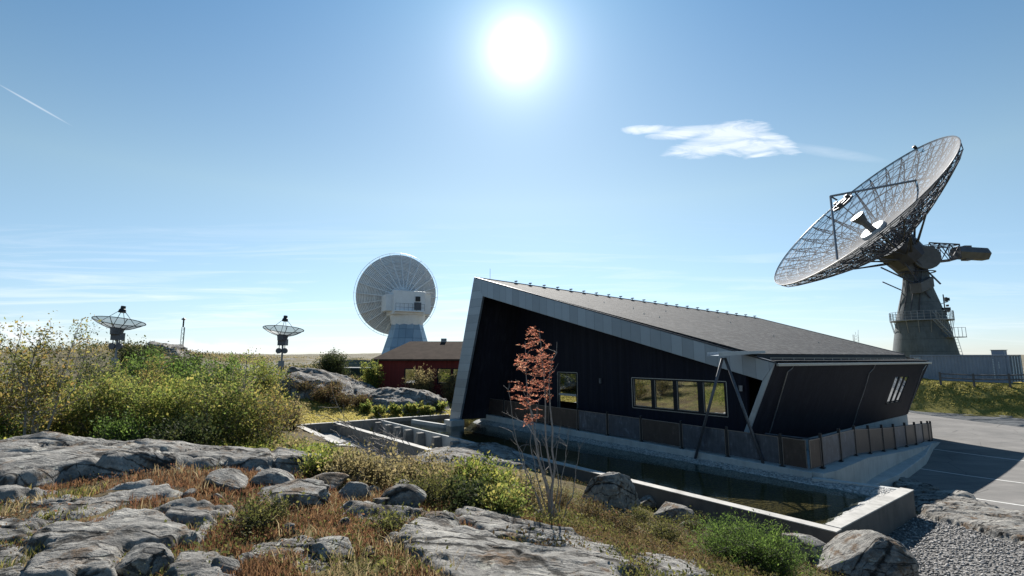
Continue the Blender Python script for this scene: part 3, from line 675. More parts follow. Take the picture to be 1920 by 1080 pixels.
# snow brackets in a row below the ridge
for k in range(22):
    s = .10 + .86 * k / 21; p = A_ + (Dp - A_) * s + unit(np.cross(nroof, AL)) * (-.55 if np.cross(nroof, AL)[2] > 0 else .55)
    p = V(p[0], p[1], roofz(p[0], p[1]) + .02)
    mb = MB(); mb.box(p + V(0, 0, .02), (.3, .12, .03), AL); mb.bar(p, p + V(0, 0, .24), .025); mb.box(p + V(.0, 0, .2), (.1, .22, .06), AL); mb.build('roof_bracket', M['dark_steel'], bld)
for k in range(9):
    s, w = random.uniform(.15, .9), random.uniform(.25, .85); p = (A_ * (1 - s) + Dp * s) * (1 - w) + (Fp * (1 - s) + Ep * s) * w; MB().bar(p, p + V(0, 0, .10), .03).build('roof_vent', M['gutter'], bld)
p = A_ + AL * 1.2; MB().bar(p, p + V(0, 0, .75), .015).build('lightning_rod', M['dark_steel'], bld)
# down cables on the slanted wall
def sw(u, v): return Ppl(P0 + nr * .05, nr, u, v)
for pts in ([(1487, 682), (1486, 690), (1477, 697), (1463, 745), (1455, 772), (1443, 812)], [(1640, 682), (1637, 692), (1630, 700), (1619, 737), (1608, 768), (1599, 800)], [(1735, 684), (1730, 695), (1716, 735), (1702, 776)]):
    q = [sw(*e) for e in pts]; q[0] = q[0] + nr * .06; MB().tube(q, .022, 5).build('down_cable', M['gutter'], bld)
# foot block and foundation
MB().box(V(-3.75, 32.75, -.45), (1.0, .9, .96), AL).build('footing', M['concrete'], bld, bevel=.03)
mb = MB(); mb.plate([P0 + V(.25, .2, -.02), P1 + V(0, 0, -.02), P1 + AL * .0 + V(-.25, .35, -.02), P0 + V(0, .6, -.02)], (0, 0, -1.7)); mb.build('foundation', M['concrete'], bld)
mb = MB(); q0 = P0 + AL * 6; off = gd * .35
mb.plate([q0 + off + V(0, 0, -.75), P1 + off * .6 + V(0, 0, -.75), P1 + V(0, 0, -.75), q0 + V(0, 0, -.75)], (0, 0, -1)); mb.build('foundation', M['concrete'], bld)

# ------------------------------------------------------------------ deck, ramp, railing
deck = empty('deck', (5, 27, -.3), 'pale concrete walkway and ramp wrapping round the black building', 'walkway')
FWt = FW + V(0, 0, .2)
mb = MB(); mb.plate([FWt + nF * .18, FC + nF * .16 + dF * .12, FC + V(.35, .5, 0), fp(-.3, 0) - FN * .1, fp(17.6, .2) - FN * .1], (0, 0, -.95)); mb.build('walkway', M['concrete'], deck, bevel=.02)
RP = [V(10.72, 18.40, .02), V(11.45, 18.82, .02), V(12.91, 20.0, .02), V(14.7, 21.75, -.10), V(16.3, 23.15, -.28), V(17.95, 24.55, -.44), V(19.5, 25.85, -.58), V(21.1, 27.15, -.68), V(22.9, 28.75, -.86), V(24.9, 30.7, -1.06), V(26.5, 32.2, -1.24), V(27.3, 32.95, -1.34)]
v = []; f = []
for i, p in enumerate(RP + [V(28.1, 33.6, -1.46)]):
    q = unit(V(.66, -.75, 0)); k = p + q * .42; inner = p - q * 1.9
    v += [V(inner[0], inner[1], p[2] - .03), V(p[0], p[1], p[2] - .02) + q * .0, V(k[0], k[1], p[2] - .03), V(k[0], k[1], -1.9), V(inner[0], inner[1], -1.9)]
n = len(RP) + 1
for i in range(n - 1):
    for j in range(5): a = i * 5 + j; b = i * 5 + (j + 1) % 5; f.append((a, b, b + 5, a + 5))
f += [(0, 1, 2, 3, 4), tuple((n - 1) * 5 + j for j in (4, 3, 2, 1, 0))]
mb = MB(); mb.add(v, f); mb.build('ramp', M['concrete'], deck)
mb = MB(); q = unit(V(.66, -.75, 0))
pts = [RP[1] + q * .42, RP[4] + q * 1.0, RP[7] + q * .75, RP[9] + q * .43]
mb.plate([V(p[0], p[1], -1.02) for p in pts] + [V(RP[9][0], RP[9][1], -1.02), V(RP[1][0], RP[1][1], -1.02)], (0, 0, -.9)); mb.build('lower_ledge', M['concrete'], deck, bevel=.03)
mb = MB(); wall(mb, FC + nF * .2 + dF * .15, NE - dC * .0, -1.4, ZR + .001, .24); mb.build('pool_curb', M['concrete'], deck, bevel=.02)

def m_panel(name, a, b, metal):
    m, t = newmat(name); oi = t('ShaderNodeObjectInfo').outputs['Random']; g = t('ShaderNodeNewGeometry').outputs['Position']
    n = t.noise(g, 2.4, 8, .68, .6); n2 = t.noise(t('ShaderNodeMapping', {0: g, 3: (6, 6, .8)}).outputs[0], 2, 6, .6)
    f = t.math('ADD', t.math('MULTIPLY', n, .6), t.math('MULTIPLY', n2, .4))
    c = t.ramp(f, [(.3, a), (.55, b), (.68, tuple(x * 2.2 for x in b))])
    finish(t, c, .42, metal, n, .12, .01, .5); return m
M['panel_blue'] = m_panel('raw_steel_panel', (.035, .042, .055), (.08, .095, .125), .5)
M['panel_brown'] = m_panel('brown_steel_panel', (.035, .025, .024), (.06, .046, .042), .3)
M['panel_rim'] = simple('panel_rim', (.20, .18, .17), .4, .5, .15)
rail = empty('railing', (5, 26, 0), 'railing of dark posts and weathered steel panels along the walkway', 'railing')
s_total = np.linalg.norm(FC - FW)
px_posts = [None, None, None, 1084, 1140, 1203.6, 1278.6, 1365, 1467]
ss = []
for px in (905, 945, 985, 1031, 1084, 1140, 1203.6, 1278.6, 1365, 1467):
    best = min((abs((960 + FPX * (FW + dF * s)[0] / ((FW + dF * s)[1] * math.cos(TILT) - 4.1 * math.sin(TILT))) - px), s) for s in np.linspace(0, s_total, 900))[1]; ss.append(best)
posts = []
for s in ss: p = FWt + (FC - FWt) * (s / s_total); posts.append(p)
posts_all = posts + RP[1:]
def post(p, d, h=1.2):
    MB().box(V(p[0], p[1], p[2] + h / 2), (.07, .10, h), d).box(V(p[0], p[1], p[2] + .012), (.2, .16, .02), d).build('post', M['post'], rail)
def panel(p, q, mat, gap=.06, h0=.08, h1=1.08, lab=None):
    p = np.array(p); q = np.array(q); d = unit(q - p); L = np.linalg.norm(q - p); a, b = p + d * gap, q - d * gap; n = unit(V(d[1], -d[0], 0)); n = n if n[1] < 0 else -n
    o = MB().plate([a + V(0, 0, h0), b + V(0, 0, h0), b + V(0, 0, h1), a + V(0, 0, h1)], n * .015).build('panel', mat, rail)
    if lab: o['label'] = lab
    r = MB(); e = n * .03
    r.plate([a + V(0, 0, h1 - .025) - e * .3, b + V(0, 0, h1 - .025) - e * .3, b + V(0, 0, h1) - e * .3, a + V(0, 0, h1) - e * .3], e * 1.3)
    for c in (a, b - d * .025): r.plate([c + V(0, 0, h0) - e * .25, c + d * .025 + V(0, 0, h0) - e * .25, c + d * .025 + V(0, 0, h1 - .026) - e * .25, c + V(0, 0, h1 - .026) - e * .25], e * 1.25)
    r.build('panel_frame', M['panel_rim'], o)
seq = ['b', 'b', 'n', 'b', 'n', 'b', 'B', 'n', 'b', 'b']
for i, p in enumerate(posts): post(p, dF)
cols = [M['panel_brown'], M['panel_brown'], M['panel_brown'], M['panel_brown'], M['panel_blue'], M['panel_blue'], M['panel_brown'], M['panel_blue'], M['panel_blue']]
for i in range(len(posts) - 1): panel(posts[i], posts[i + 1], cols[i % len(cols)])
panel(posts[-1], FC + V(0, 0, 0), M['panel_brown'], lab='plain brown corner panel')
panel(FC, RP[1], M['panel_brown'])
cols = ['panel_blue', 'panel_blue', 'panel_brown', 'panel_brown', 'panel_brown', 'panel_blue', 'panel_brown', 'panel_blue', 'panel_brown', 'panel_brown']
for i in range(1, len(RP)): post(RP[i], unit(V(.75, .66, 0)), 1.25)
for i in range(1, len(RP) - 1): panel(RP[i], RP[i + 1], M[cols[i - 1]])
mb = MB(); tops = [p + V(0, 0, 1.17) for p in posts] + [FC + V(0, 0, 1.15)]
back = [p + V(.25, .3, 1.06) for p in RP]
for a, b in zip(back[:-1], back[1:]): mb.bar(a, b, .025, 6)
mb.bar(back[0], back[0] - dF * 1.6, .025, 6); mb.build('handrail', M['dark_steel'], rail)

# tripod and spout
tri = empty('water_spout', (9, 21, -.2), 'steel roof water spout plate on two crossed inclined legs over the pool', 'spout')
apx = Py(1357, 671, 20.55)
f1, f2 = Pz(1303, 861, -.25), Pz(1436, 883, -.25)
f1 = f1 + nF * .35 * 0; 
mb = MB(); mb.bar(f1, apx + V(-.05, 0, 0), .058, 8); mb.build('leg', M['dark_steel'], tri, True)
mb = MB(); mb.bar(f2, apx + V(.05, 0, 0), .058, 8); mb.build('leg', M['dark_steel'], tri, True)
tip = Py(1337, 668, 20.1); root = Fp + V(-.05, -.1, .04); dd = unit(V(root[0] - tip[0], root[1] - tip[1], 0)); sd = V(-dd[1], dd[0], 0)
mb = MB(); mb.plate([tip - sd * .30, root - sd * .42, root + sd * .42, tip + sd * .30], (0, 0, .03))
mb.plate([tip - sd * .30, root - sd * .42, root - sd * .42 + V(0, 0, .10), tip - sd * .30 + V(0, 0, .16)], sd * -.02)
mb.plate([tip + sd * .30, root + sd * .42, root + sd * .42 + V(0, 0, .10), tip + sd * .30 + V(0, 0, .16)], sd * .02)
mb.build('chute', M['zinc_trim'], tri)

# ------------------------------------------------------------------ big radio telescope on the right
def m_mesh():
    m, t = newmat('perforated_sheet'); oc = t('ShaderNodeNewGeometry').outputs['Position']; n = t.noise(oc, .8, 5, .6)
    c = t.ramp(n, [(.3, (.10, .108, .13)), (.7, (.17, .175, .19))])
    p = t('ShaderNodeBsdfPrincipled', {'Base Color': c, 'Roughness': .75, 'Metallic': 0.0, 'Specular IOR Level': .2}); tr = t('ShaderNodeBsdfTransparent', {0: (.90, .95, 1, 1)})
    lw = t('ShaderNodeLayerWeight', {0: .5}).outputs['Facing']
    f = t.ramp(lw, [(.0, .20), (.6, .34), (.86, .82), (1.0, 1.0)])
    mx = t('ShaderNodeMixShader', {0: f, 1: tr.outputs[0], 2: p.outputs[0]}); t('ShaderNodeOutputMaterial', {0: mx.outputs[0]}); return m
M['mesh_sheet'] = m_mesh(); M['dish_solid'] = simple('dish_solid', (.11, .112, .12), .45, .3, .12, 1)
def big_telescope():
    c = V(45.3, 62.8, 22.58); a = unit(V(-.71, .012, .70)); u = unit(np.cross(a, V(0, 0, 1))); w = np.cross(u, a); Rr = 12.8; dep = 3.2
    base = V(52.9, 63, .5)
    o = empty('radio_telescope', base, 'giant open mesh dish antenna tilted left on a dark tapering concrete tower', 'radio telescope')
    def S(r, ph, h=0.0): return c + a * (-dep + dep * (r / Rr) ** 2 + h) + r * (math.cos(ph) * u + math.sin(ph) * w)
    # reflector sheet
    nr_, nt = 14, 64; v = []; f = []
    rr = np.linspace(1.0, Rr, nr_ + 1)
    for r in rr:
        for k in range(nt): v.append(S(r, 2 * math.pi * k / nt))
    for i in range(nr_):
        for k in range(nt): f.append((i * nt + k, i * nt + (k + 1) % nt, (i + 1) * nt + (k + 1) % nt, (i + 1) * nt + k))
    mesh_np('reflector', v, f, M['mesh_sheet'], o, True)
    mb = MB()
    for k in range(64): mb.bar(S(Rr, 2 * math.pi * k / 64), S(Rr, 2 * math.pi * (k + 1) / 64), .07, 5, cap=False)
    mb.build('rim', M['dish_solid'], o)
    # back structure
    mb = MB(); nrib = 32; rl = [1.6, 3.4, 5.2, 7.0, 8.6, 10.1, 11.5, 12.75]
    def bot(i): r = rl[i]; return -.55 - 2.6 * (1 - r / 12.8) ** 1.1 - .0
    for k in range(nrib):
        ph = 2 * math.pi * k / nrib; ph2 = 2 * math.pi * (k + 1) / nrib; pm = (ph + ph2) / 2
        for i in range(len(rl)):
            t0 = S(rl[i], ph, -.10); b0 = S(rl[i] * .985, ph, bot(i))
            if i < len(rl) - 1:
                t1 = S(rl[i + 1], ph, -.10); b1 = S(rl[i + 1] * .985, ph, bot(i + 1))
                mb.bar(t0, t1, .065, 4, cap=False); mb.bar(b0, b1, .065, 4, cap=False); mb.bar(b0, t1, .04, 3, cap=False); mb.bar(t0, b1, .035, 3, cap=False)
            mb.bar(t0, b0, .04, 3, cap=False)
            if i >= 1:
                mb.bar(t0, S(rl[i], ph2, -.10), .045, 3, cap=False); mb.bar(b0, S(rl[i] * .985, ph2, bot(i)), .05, 4, cap=False)
                mb.bar(b0, S(rl[i], ph2, -.10), .035, 3, cap=False)
                if i >= 3: mb.bar(t0, S(rl[i], pm, -.08), .03, 3, cap=False)
                if i < len(rl) - 1: mb.bar(b0, S(rl[i + 1] * .985, ph2, bot(i + 1)), .035, 3, cap=False)
            if i >= 4 and i < len(rl) - 1: mb.bar(S(rl[i], pm, -.06), S(rl[i + 1], pm, -.06), .035, 3, cap=False)
    mb.build('back_truss', M['truss'], o)
    # hub, feed, legs
    MB().lathe([(.55, .25), (1.15, .30), (1.55, .45), (1.6, .35), (1.7, -.3)], 32, S(0, 0), a).build('hub_ring', M['container_grey'], o, True)
    MB().lathe([(.001, 0), (.4, 0), (.42, 1.4), (.85, 2.6), (.85, 2.75), (.001, 2.78)], 24, S(0, 0) + a * .2, a).build('feed_horn', M['dish_solid'], o, False)
    def onpl(px, py, q): return Ppl(q, unit(V(0, -1, 0)), px, py)
    apex = c + a * 4.3
    # goal-post legs: each rises from the surface and meets at the apex ring
    legs = []
    for ph in (R_(35), R_(125), R_(215), R_(305)):
        pass
    top_ = V(*Py(1557, 368, 61.5)); low = V(*Py(1570, 486, 58.5)); rt = V(*Py(1762, 330, 60.5))
    for b in (low, rt): MB().bar(b, top_, .14, 8).build('feed_leg', M['steel'], o)
    sub = V(*Py(1580, 381, 62.6))
    mb = MB(); mb.lathe([(1.25, -.15), (1.4, -.15), (1.4, .15), (1.25, .15), (1.25, -.15)], 24, sub, a)
    mb.lathe([(.5, -.3), (.8, -.3), (.8, .3), (.5, .3), (.5, -.3)], 16, sub, a)
    for k in range(6):
        t = k * math.pi / 3; d = math.cos(t) * u + math.sin(t) * w; mb.bar(sub + d * .5, sub + d * 1.3, .08)
        if k % 2 == 0: mb.box(sub + d * .9 + a * .2, (.5, .4, .7), d, None, a)
    mb.bar(top_, sub + unit(top_ - sub) * 1.2, .10); mb.bar(top_ * .8 + rt * .2, sub + w * 1.3, .09); mb.bar(top_ * .75 + low * .25, sub - w * 1.3, .09)
    mb.build('subreflector', M['dark_steel'], o)
    MB().lathe([(.001, 0), (.18, 0), (.22, .5), (.001, .55)], 10, S(Rr, math.pi / 2, 0), a).build('aviation_light', M['black_can'], o)
    # mounting
    piv = V(52.75, 63.0, 15.9)
    mb = MB()
    for k in range(8):
        t = math.pi * k / 4 + .2; t2 = t + .5
        mb.bar(S(5.2, t, -2.2), piv + a * 1.6 + 1.1 * (math.cos(t) * u + math.sin(t) * w), .11, 5); mb.bar(S(3.4, t2, -2.6), piv + a * 1.4 + 1.0 * (math.cos(t) * u + math.sin(t) * w), .08, 4); mb.bar(S(5.2, t, -2.2), piv + a * 1.6 + 1.1 * (math.cos(t2 + .3) * u + math.sin(t2 + .3) * w), .07, 4)
    mb.lathe([(.001, 0), (2.2, 0), (2.4, 2.6), (.001, 2.6)], 12, piv + a * 1.2, a)
    mb.build('dish_mount', M['truss'], o)
    mb = MB(); ax = unit(V(.3, 1, 0)); mb.lathe([(.001, -2.2), (1.5, -2.2), (1.5, -1.6), (1.1, -1.5), (1.1, 1.5), (1.5, 1.6), (1.5, 2.2), (.001, 2.2)], 20, piv + V(.4, 0, .6), ax)
    mb.box(piv + V(-.9, 0, -.2), (2.2, 2.4, 2.2), a, None, w); mb.build('elevation_gear', M['steel_dark2'], o, bevel=.04)
    mb = MB(); mb.box(piv + V(-.9, -1.6, -2.9), (2.3, 1.4, 1.3), V(.85, .2, .35)); mb.build('drive_box', M['steel_dark2'], o, bevel=.04)
    # counterweight
    e0, e1 = piv + V(1.3, 0, 1.5), V(*Py(1790, 474, 62.5)); dd = unit(e1 - e0); L = np.linalg.norm(e1 - e0); s1 = unit(np.cross(dd, V(0, 0, 1))); s2 = np.cross(s1, dd); mb = MB()
    cs = [(1, 1), (1, -1), (-1, -1), (-1, 1)]; n = 3
    for k in range(4):
        (a1, b1), (a2, b2) = cs[k], cs[(k + 1) % 4]
        q = lambda i, x, y: e0 + dd * L * i / n + s1 * x * 1.0 + s2 * y * (1.25 - .35 * i / n)
        mb.bar(q(0, a1, b1), q(n, a1, b1), .09)
        for i in range(n): mb.bar(q(i, a1, b1), q(i + 1, a2, b2), .06); mb.bar(q(i + 1, a1, b1), q(i, a2, b2), .05); mb.bar(q(i + 1, a1, b1), q(i + 1, a2, b2), .05)
    mb.build('counterweight_truss', M['truss'], o)
    e2 = V(*Py(1845, 477, 62.5)); mb = MB(); mb.lathe([(.001, 0), (.85, 0), (.88, .02), (.88, np.linalg.norm(e2 - e1)), (.85, np.linalg.norm(e2 - e1) + .2), (.001, np.linalg.norm(e2 - e1) + .2)], 6, e1, unit(e2 - e1)); mb.box(e1 + unit(e2 - e1) * 1.5 + V(0, 0, .85), (.9, .8, .25)); mb.box(e1 + unit(e2 - e1) * 1.5 + V(0, 0, -.80), (.9, .8, .25)); mb.build('counterweight', M['steel_dark2'], o)
    # tower
    tb = V(52.7, 63.0, 0); prof = [(5.15, -.5), (4.2, 4.6), (3.35, 8.6), (2.75, 10.6), (2.1, 12.6), (1.75, 14.4), (1.6, 15.6), (.001, 15.7)]
    MB().lathe(prof, 48, tb, None).build('tower', M['tower_concrete'], o, True)
    tower_k = .78
    # walkway ring with railing, supports and the stair
    zc = 8.55; mb = MB(); mb.lathe([(3.2, zc), (4.15, zc), (4.15, zc + .12), (3.2, zc + .12), (3.2, zc)], 32, tb)
    for k in range(16): t = 2 * math.pi * k / 16; d = V(math.cos(t), math.sin(t), 0); mb.bar(tb + d * 3.7 + V(0, 0, zc - 1.5), tb + d * 4.05 + V(0, 0, zc), .05)
    mb.build('platform', M['steel'], o)
    mb = MB()
    for hh in (.45, .8, 1.15):
        for k in range(32): t = 2 * math.pi * k / 32; t2 = 2 * math.pi * (k + 1) / 32; mb.bar(tb + V(4.1 * math.cos(t), 4.1 * math.sin(t), zc + hh), tb + V(4.1 * math.cos(t2), 4.1 * math.sin(t2), zc + hh), .03, 4, cap=False)
    for k in range(32): t = 2 * math.pi * k / 32; mb.bar(tb + V(4.1 * math.cos(t), 4.1 * math.sin(t), zc), tb + V(4.1 * math.cos(t), 4.1 * math.sin(t), zc + 1.15), .035)
    mb.build('platform_railing', M['steel'], o)
    mb = MB(); sa = tb + V(-1.7, -4.2, zc + .05); sb = tb + V(.5, -4.3, zc - 2.1)
    for off in (V(0, 0, 0), V(0, -.7, 0)): mb.bar(sa + off, sb + off, .09); mb.bar(sa + off + V(0, 0, 1), sb + off + V(0, 0, 1), .035)
    for k in range(12): p = sa + (sb - sa) * k / 12; mb.box(p + V(0, -.35, 0), (.28, .7, .04))
    for k in range(5): p = sa + (sb - sa) * k / 4; mb.bar(p + V(0, -.7, 0), p + V(0, -.7, 1), .03)
    mb.box(sb + V(1.1, .2, -.05), (2.4, 1.4, .1))
    for k in range(5): mb.bar(sb + V(-.1 + k * .58, -.5, 0), sb + V(-.1 + k * .58, -.5, 1.1), .03)
    mb.bar(sb + V(-.2, -.5, 1.1), sb + V(2.25, -.5, 1.1), .03); mb.build('stair', M['steel'], o)
    mb = MB(); la = sb + V(1.2, .5, 0); lb = tb + V(2.5, -4.6, 0)
    for off in (0, .5): mb.bar(la + V(off, 0, 0), lb + V(off, 0, 0), .04)
    for k in range(18): p = la + (lb - la) * k / 18; mb.bar(p, p + V(.5, 0, 0), .025)
    mb.build('ladder', M['steel'], o)
    mb = MB(); p = tb + V(2.1, -2.3, 10.3)
    for k in range(7): mb.box(p + V(random.uniform(-.5, .9), random.uniform(-.4, .4), random.uniform(-.9, .9)), (random.uniform(.2, .8), .4, random.uniform(.2, .6)), V(1, random.uniform(-.5, .5), 0))
    mb.bar(p + V(0, 0, -1.6), p + V(0, 0, 1.5), .08); mb.bar(p + V(.7, 0, .6), p + V(-1, 0, .2), .05); mb.build('winch', M['black_can'], o)
    mb = MB()
    for k in range(4):
        t = R_(165 + k * 20); d = V(math.cos(t), math.sin(t), 0); t2 = t + .45; d2 = V(math.cos(t2), math.sin(t2), 0)
        mb.bar(tb + d * 2.5 + V(0, 0, 9.6), tb + d2 * 1.6 + V(0, 0, 15.4), .05); mb.bar(tb + d2 * 2.0 + V(0, 0, 12), tb + d * 1.7 + V(0, 0, 15.6), .04)
    for zz in (14.8,): mb.lathe([(2.75 - (zz - 10.6) * .24, zz), (2.95 - (zz - 10.6) * .24, zz), (2.95 - (zz - 10.6) * .24, zz + .1), (2.75 - (zz - 10.6) * .24, zz + .1)], 24, tb)
    mb.bar(piv + V(-5.8, -1.5, -.6), piv + V(-1.0, -1.5, -3.0), .10); mb.bar(piv + V(-3.5, 1.5, -2), piv + V(-.5, 1.5, -3.4), .08)
    mb.bar(piv + V(-2.4, -1.8, 1.4), piv + V(1.2, -1.9, -2.8), .10); mb.bar(piv + V(-2.6, -1.4, 0), piv + V(-.4, -2.0, -4.6), .08)
    mb.build('bracing', M['truss'], o)
big_telescope()
_t = bpy.data.objects['radio_telescope']
for ch in _t.children:                            # the concrete cone and all that hangs on it are slimmer than first drawn
    if ch.name.split('.')[0] in ('tower', 'platform', 'platform_railing', 'stair', 'ladder', 'winch'):
        co = np.zeros(len(ch.data.vertices) * 3, np.float32); ch.data.vertices.foreach_get('co', co); co = co.reshape(-1, 3)
        co[:, 0] = 52.7 + (co[:, 0] - 52.7) * .78 - .15; co[:, 1] = 63 + (co[:, 1] - 63) * .78; ch.data.vertices.foreach_set('co', co.ravel()); ch.data.update()

# ------------------------------------------------------------------ white radio telescope
def white_telescope():
    c = V(-18.45, 78.24, 13.83); a = unit(V(-.45, .87, .19)); u = unit(np.cross(a, V(0, 0, 1))); w = np.cross(u, a); Rr, dep = 6.45, 1.7
    tb = V(-17.95, 82.5, 0)
    o = empty('white_telescope', (tb[0], tb[1], 1), 'white dish telescope seen from behind on a panelled cone beyond the red house', 'radio telescope')
    def S(r, ph, h=0.0): return c + a * (-dep + dep * (r / Rr) ** 2 + h) + r * (math.cos(ph) * u + math.sin(ph) * w)
    # the dish sits in front of its cabin: cabin stands on the cone, behind the vertex
    nr_, nt = 12, 72; v = []; f = []; rr = np.linspace(.3, Rr, nr_ + 1)
    for hh in (0, -.05):
        for r in rr:
            for k in range(nt): v.append(S(r, 2 * math.pi * k / nt, hh))
    N = (nr_ + 1) * nt
    for b in (0, N):
        for i in range(nr_):
            for k in range(nt): f.append((b + i * nt + k, b + i * nt + (k + 1) % nt, b + (i + 1) * nt + (k + 1) % nt, b + (i + 1) * nt + k))
    mesh_np('reflector', v, f, M['white_panel'], o, True)
    mb = MB(); nrib = 24
    for k in range(nrib):
        ph = 2 * math.pi * k / nrib; rl = [1.2, 2.6, 4.0, 5.3, 6.4]; bt = [-2.1, -1.5, -1.0, -.62, -.3]
        for i in range(4): mb.bar(S(rl[i], ph, bt[i]), S(rl[i + 1], ph, bt[i + 1]), .075, 4, cap=False); mb.bar(S(rl[i], ph, bt[i]), S(rl[i + 1], ph, -.1), .03, 3, cap=False)
        for i in range(1, 5): mb.bar(S(rl[i], ph, bt[i]), S(rl[i], ph, -.08), .035, 3, cap=False)
    for i, r in enumerate((2.6, 4.0, 5.3)):
        for k in range(nrib): mb.bar(S(r, 2 * math.pi * k / nrib, (-1.5, -1.0, -.62)[i]), S(r, 2 * math.pi * (k + 1) / nrib, (-1.5, -1.0, -.62)[i]), .035, 3, cap=False)
    mb.build('ribs', M['white_paint'], o)
    mb = MB()
    for r in np.linspace(1.6, 6.3, 22):
        for k in range(48): mb.bar(S(r, 2 * math.pi * k / 48, -.09), S(r, 2 * math.pi * (k + 1) / 48, -.09), .035, 3, cap=False)
    mb.build('ring_stiffeners', M['container_grey'], o)
    mb = MB()
    for k in range(48): mb.bar(S(6.75, 2 * math.pi * k / 48, -.2), S(6.75, 2 * math.pi * (k + 1) / 48, -.2), .035, 3, cap=False)
    for k in range(24): mb.bar(S(6.4, 2 * math.pi * k / 24, -.2), S(6.75, 2 * math.pi * k / 24, -.2), .03, 3, cap=False)
    mb.build('rim_pipe', M['white_paint'], o)
    # cabin behind
    f0 = -unit(V(a[0], a[1], 0)); sx = V(-f0[1], f0[0], 0); sx = sx if sx[0] > 0 else -sx
    cc = V(*Py(762, 569, 74.0)); 
    mb = MB(); mb.box(cc + f0 * -.8 + sx * .1, (4.7, 4.6, 3.5), sx, None); mb.box(cc + f0 * -1.0 + sx * -2.6, (1.2, 3.0, 2.5), sx); mb.box(cc + f0 * -1.0 + sx * 3.0, (1.4, 3.0, 3.2), sx)
    mb.build('cabin', M['white_paint'], o, bevel=.04)
    mb = MB(); pz = cc + f0 * 1.8 + V(0, 0, -1.35); mb.box(pz, (4.4, 1.0, .12), sx); mb.build('balcony', M['white_panel'], o)
    mb = MB()
    for k in range(8): p = pz + sx * (-2.15 + 4.3 * k / 7) + f0 * .45; mb.bar(p, p + V(0, 0, 1.1), .025)
    for hh in (.55, 1.1): mb.bar(pz - sx * 2.15 + f0 * .45 + V(0, 0, hh), pz + sx * 2.15 + f0 * .45 + V(0, 0, hh), .025)
    mb.build('balcony_railing', M['dark_steel'], o)
    ff = cc + f0 * 1.52
    MB().box(ff + sx * -1.5 + V(0, 0, -.3), (.8, .06, 2.0), sx).build('cabin_door', M['white_panel'], o)
    MB().box(ff + sx * 1.3 + V(0, 0, .6), (.7, .3, .7), sx).build('fan_unit', M['black_can'], o)
    MB().box(ff + sx * 1.3 + V(0, 0, -.5), (1.0, .4, 1.1), sx).build('equipment_box', M['dark_steel'], o)
    MB().box(cc + sx * 3.4 + f0 * .6 + V(0, 0, 1.8), (1.4, 1.0, .12), sx, None, unit(V(.2, 0, 1))).build('cabin_hatch', M['white_paint'], o)
    # neck and cone
    nk = V(cc[0] - .1, cc[1] + 1.5, 0)
    MB().lathe([(2.3, 0), (2.7, 1.6), (2.7, 2.0)], 20, V(nk[0], nk[1], 8.6)).build('azimuth_ring', M['white_paint'], o, False)
    MB().lathe([(4.9, 1.0), (2.35, 9.0), (.01, 9.02)], 12, V(nk[0], nk[1], 0)).build('cone', M['cone_panel'], o)
M['cone_panel'] = None
def m_cone():
    m, t = newmat('cone_panels'); g = t('ShaderNodeNewGeometry').outputs['Position']; z = t('ShaderNodeSeparateXYZ', {0: g})
    fz_ = t.math('FRACT', t.math('DIVIDE', z.outputs[2], 1.35)); fx = t.math('FRACT', t.math('DIVIDE', z.outputs[0], 1.05))
    s = t.math('MAXIMUM', t.math('LESS_THAN', fz_, .05), t.math('LESS_THAN', fx, .05)); n = t.noise(g, .7, 5, .6)
    wn = t('ShaderNodeTexWhiteNoise', {'Vector': t('ShaderNodeCombineXYZ', {0: t.math('FLOOR', t.math('DIVIDE', z.outputs[2], 1.35)), 1: t.math('FLOOR', t.math('DIVIDE', z.outputs[0], 1.05))}).outputs[0]}).outputs[0]
    c = t.ramp(t.math('ADD', t.math('MULTIPLY', n, .5), t.math('MULTIPLY', wn, .5)), [(.2, (.25, .31, .36)), (.8, (.36, .42, .47))])
    c = t.mix(t.math('MULTIPLY', s, .7), c, (.10, .12, .14)); finish(t, c, .35, .4, None); return m
M['cone_panel'] = m_cone()
white_telescope()

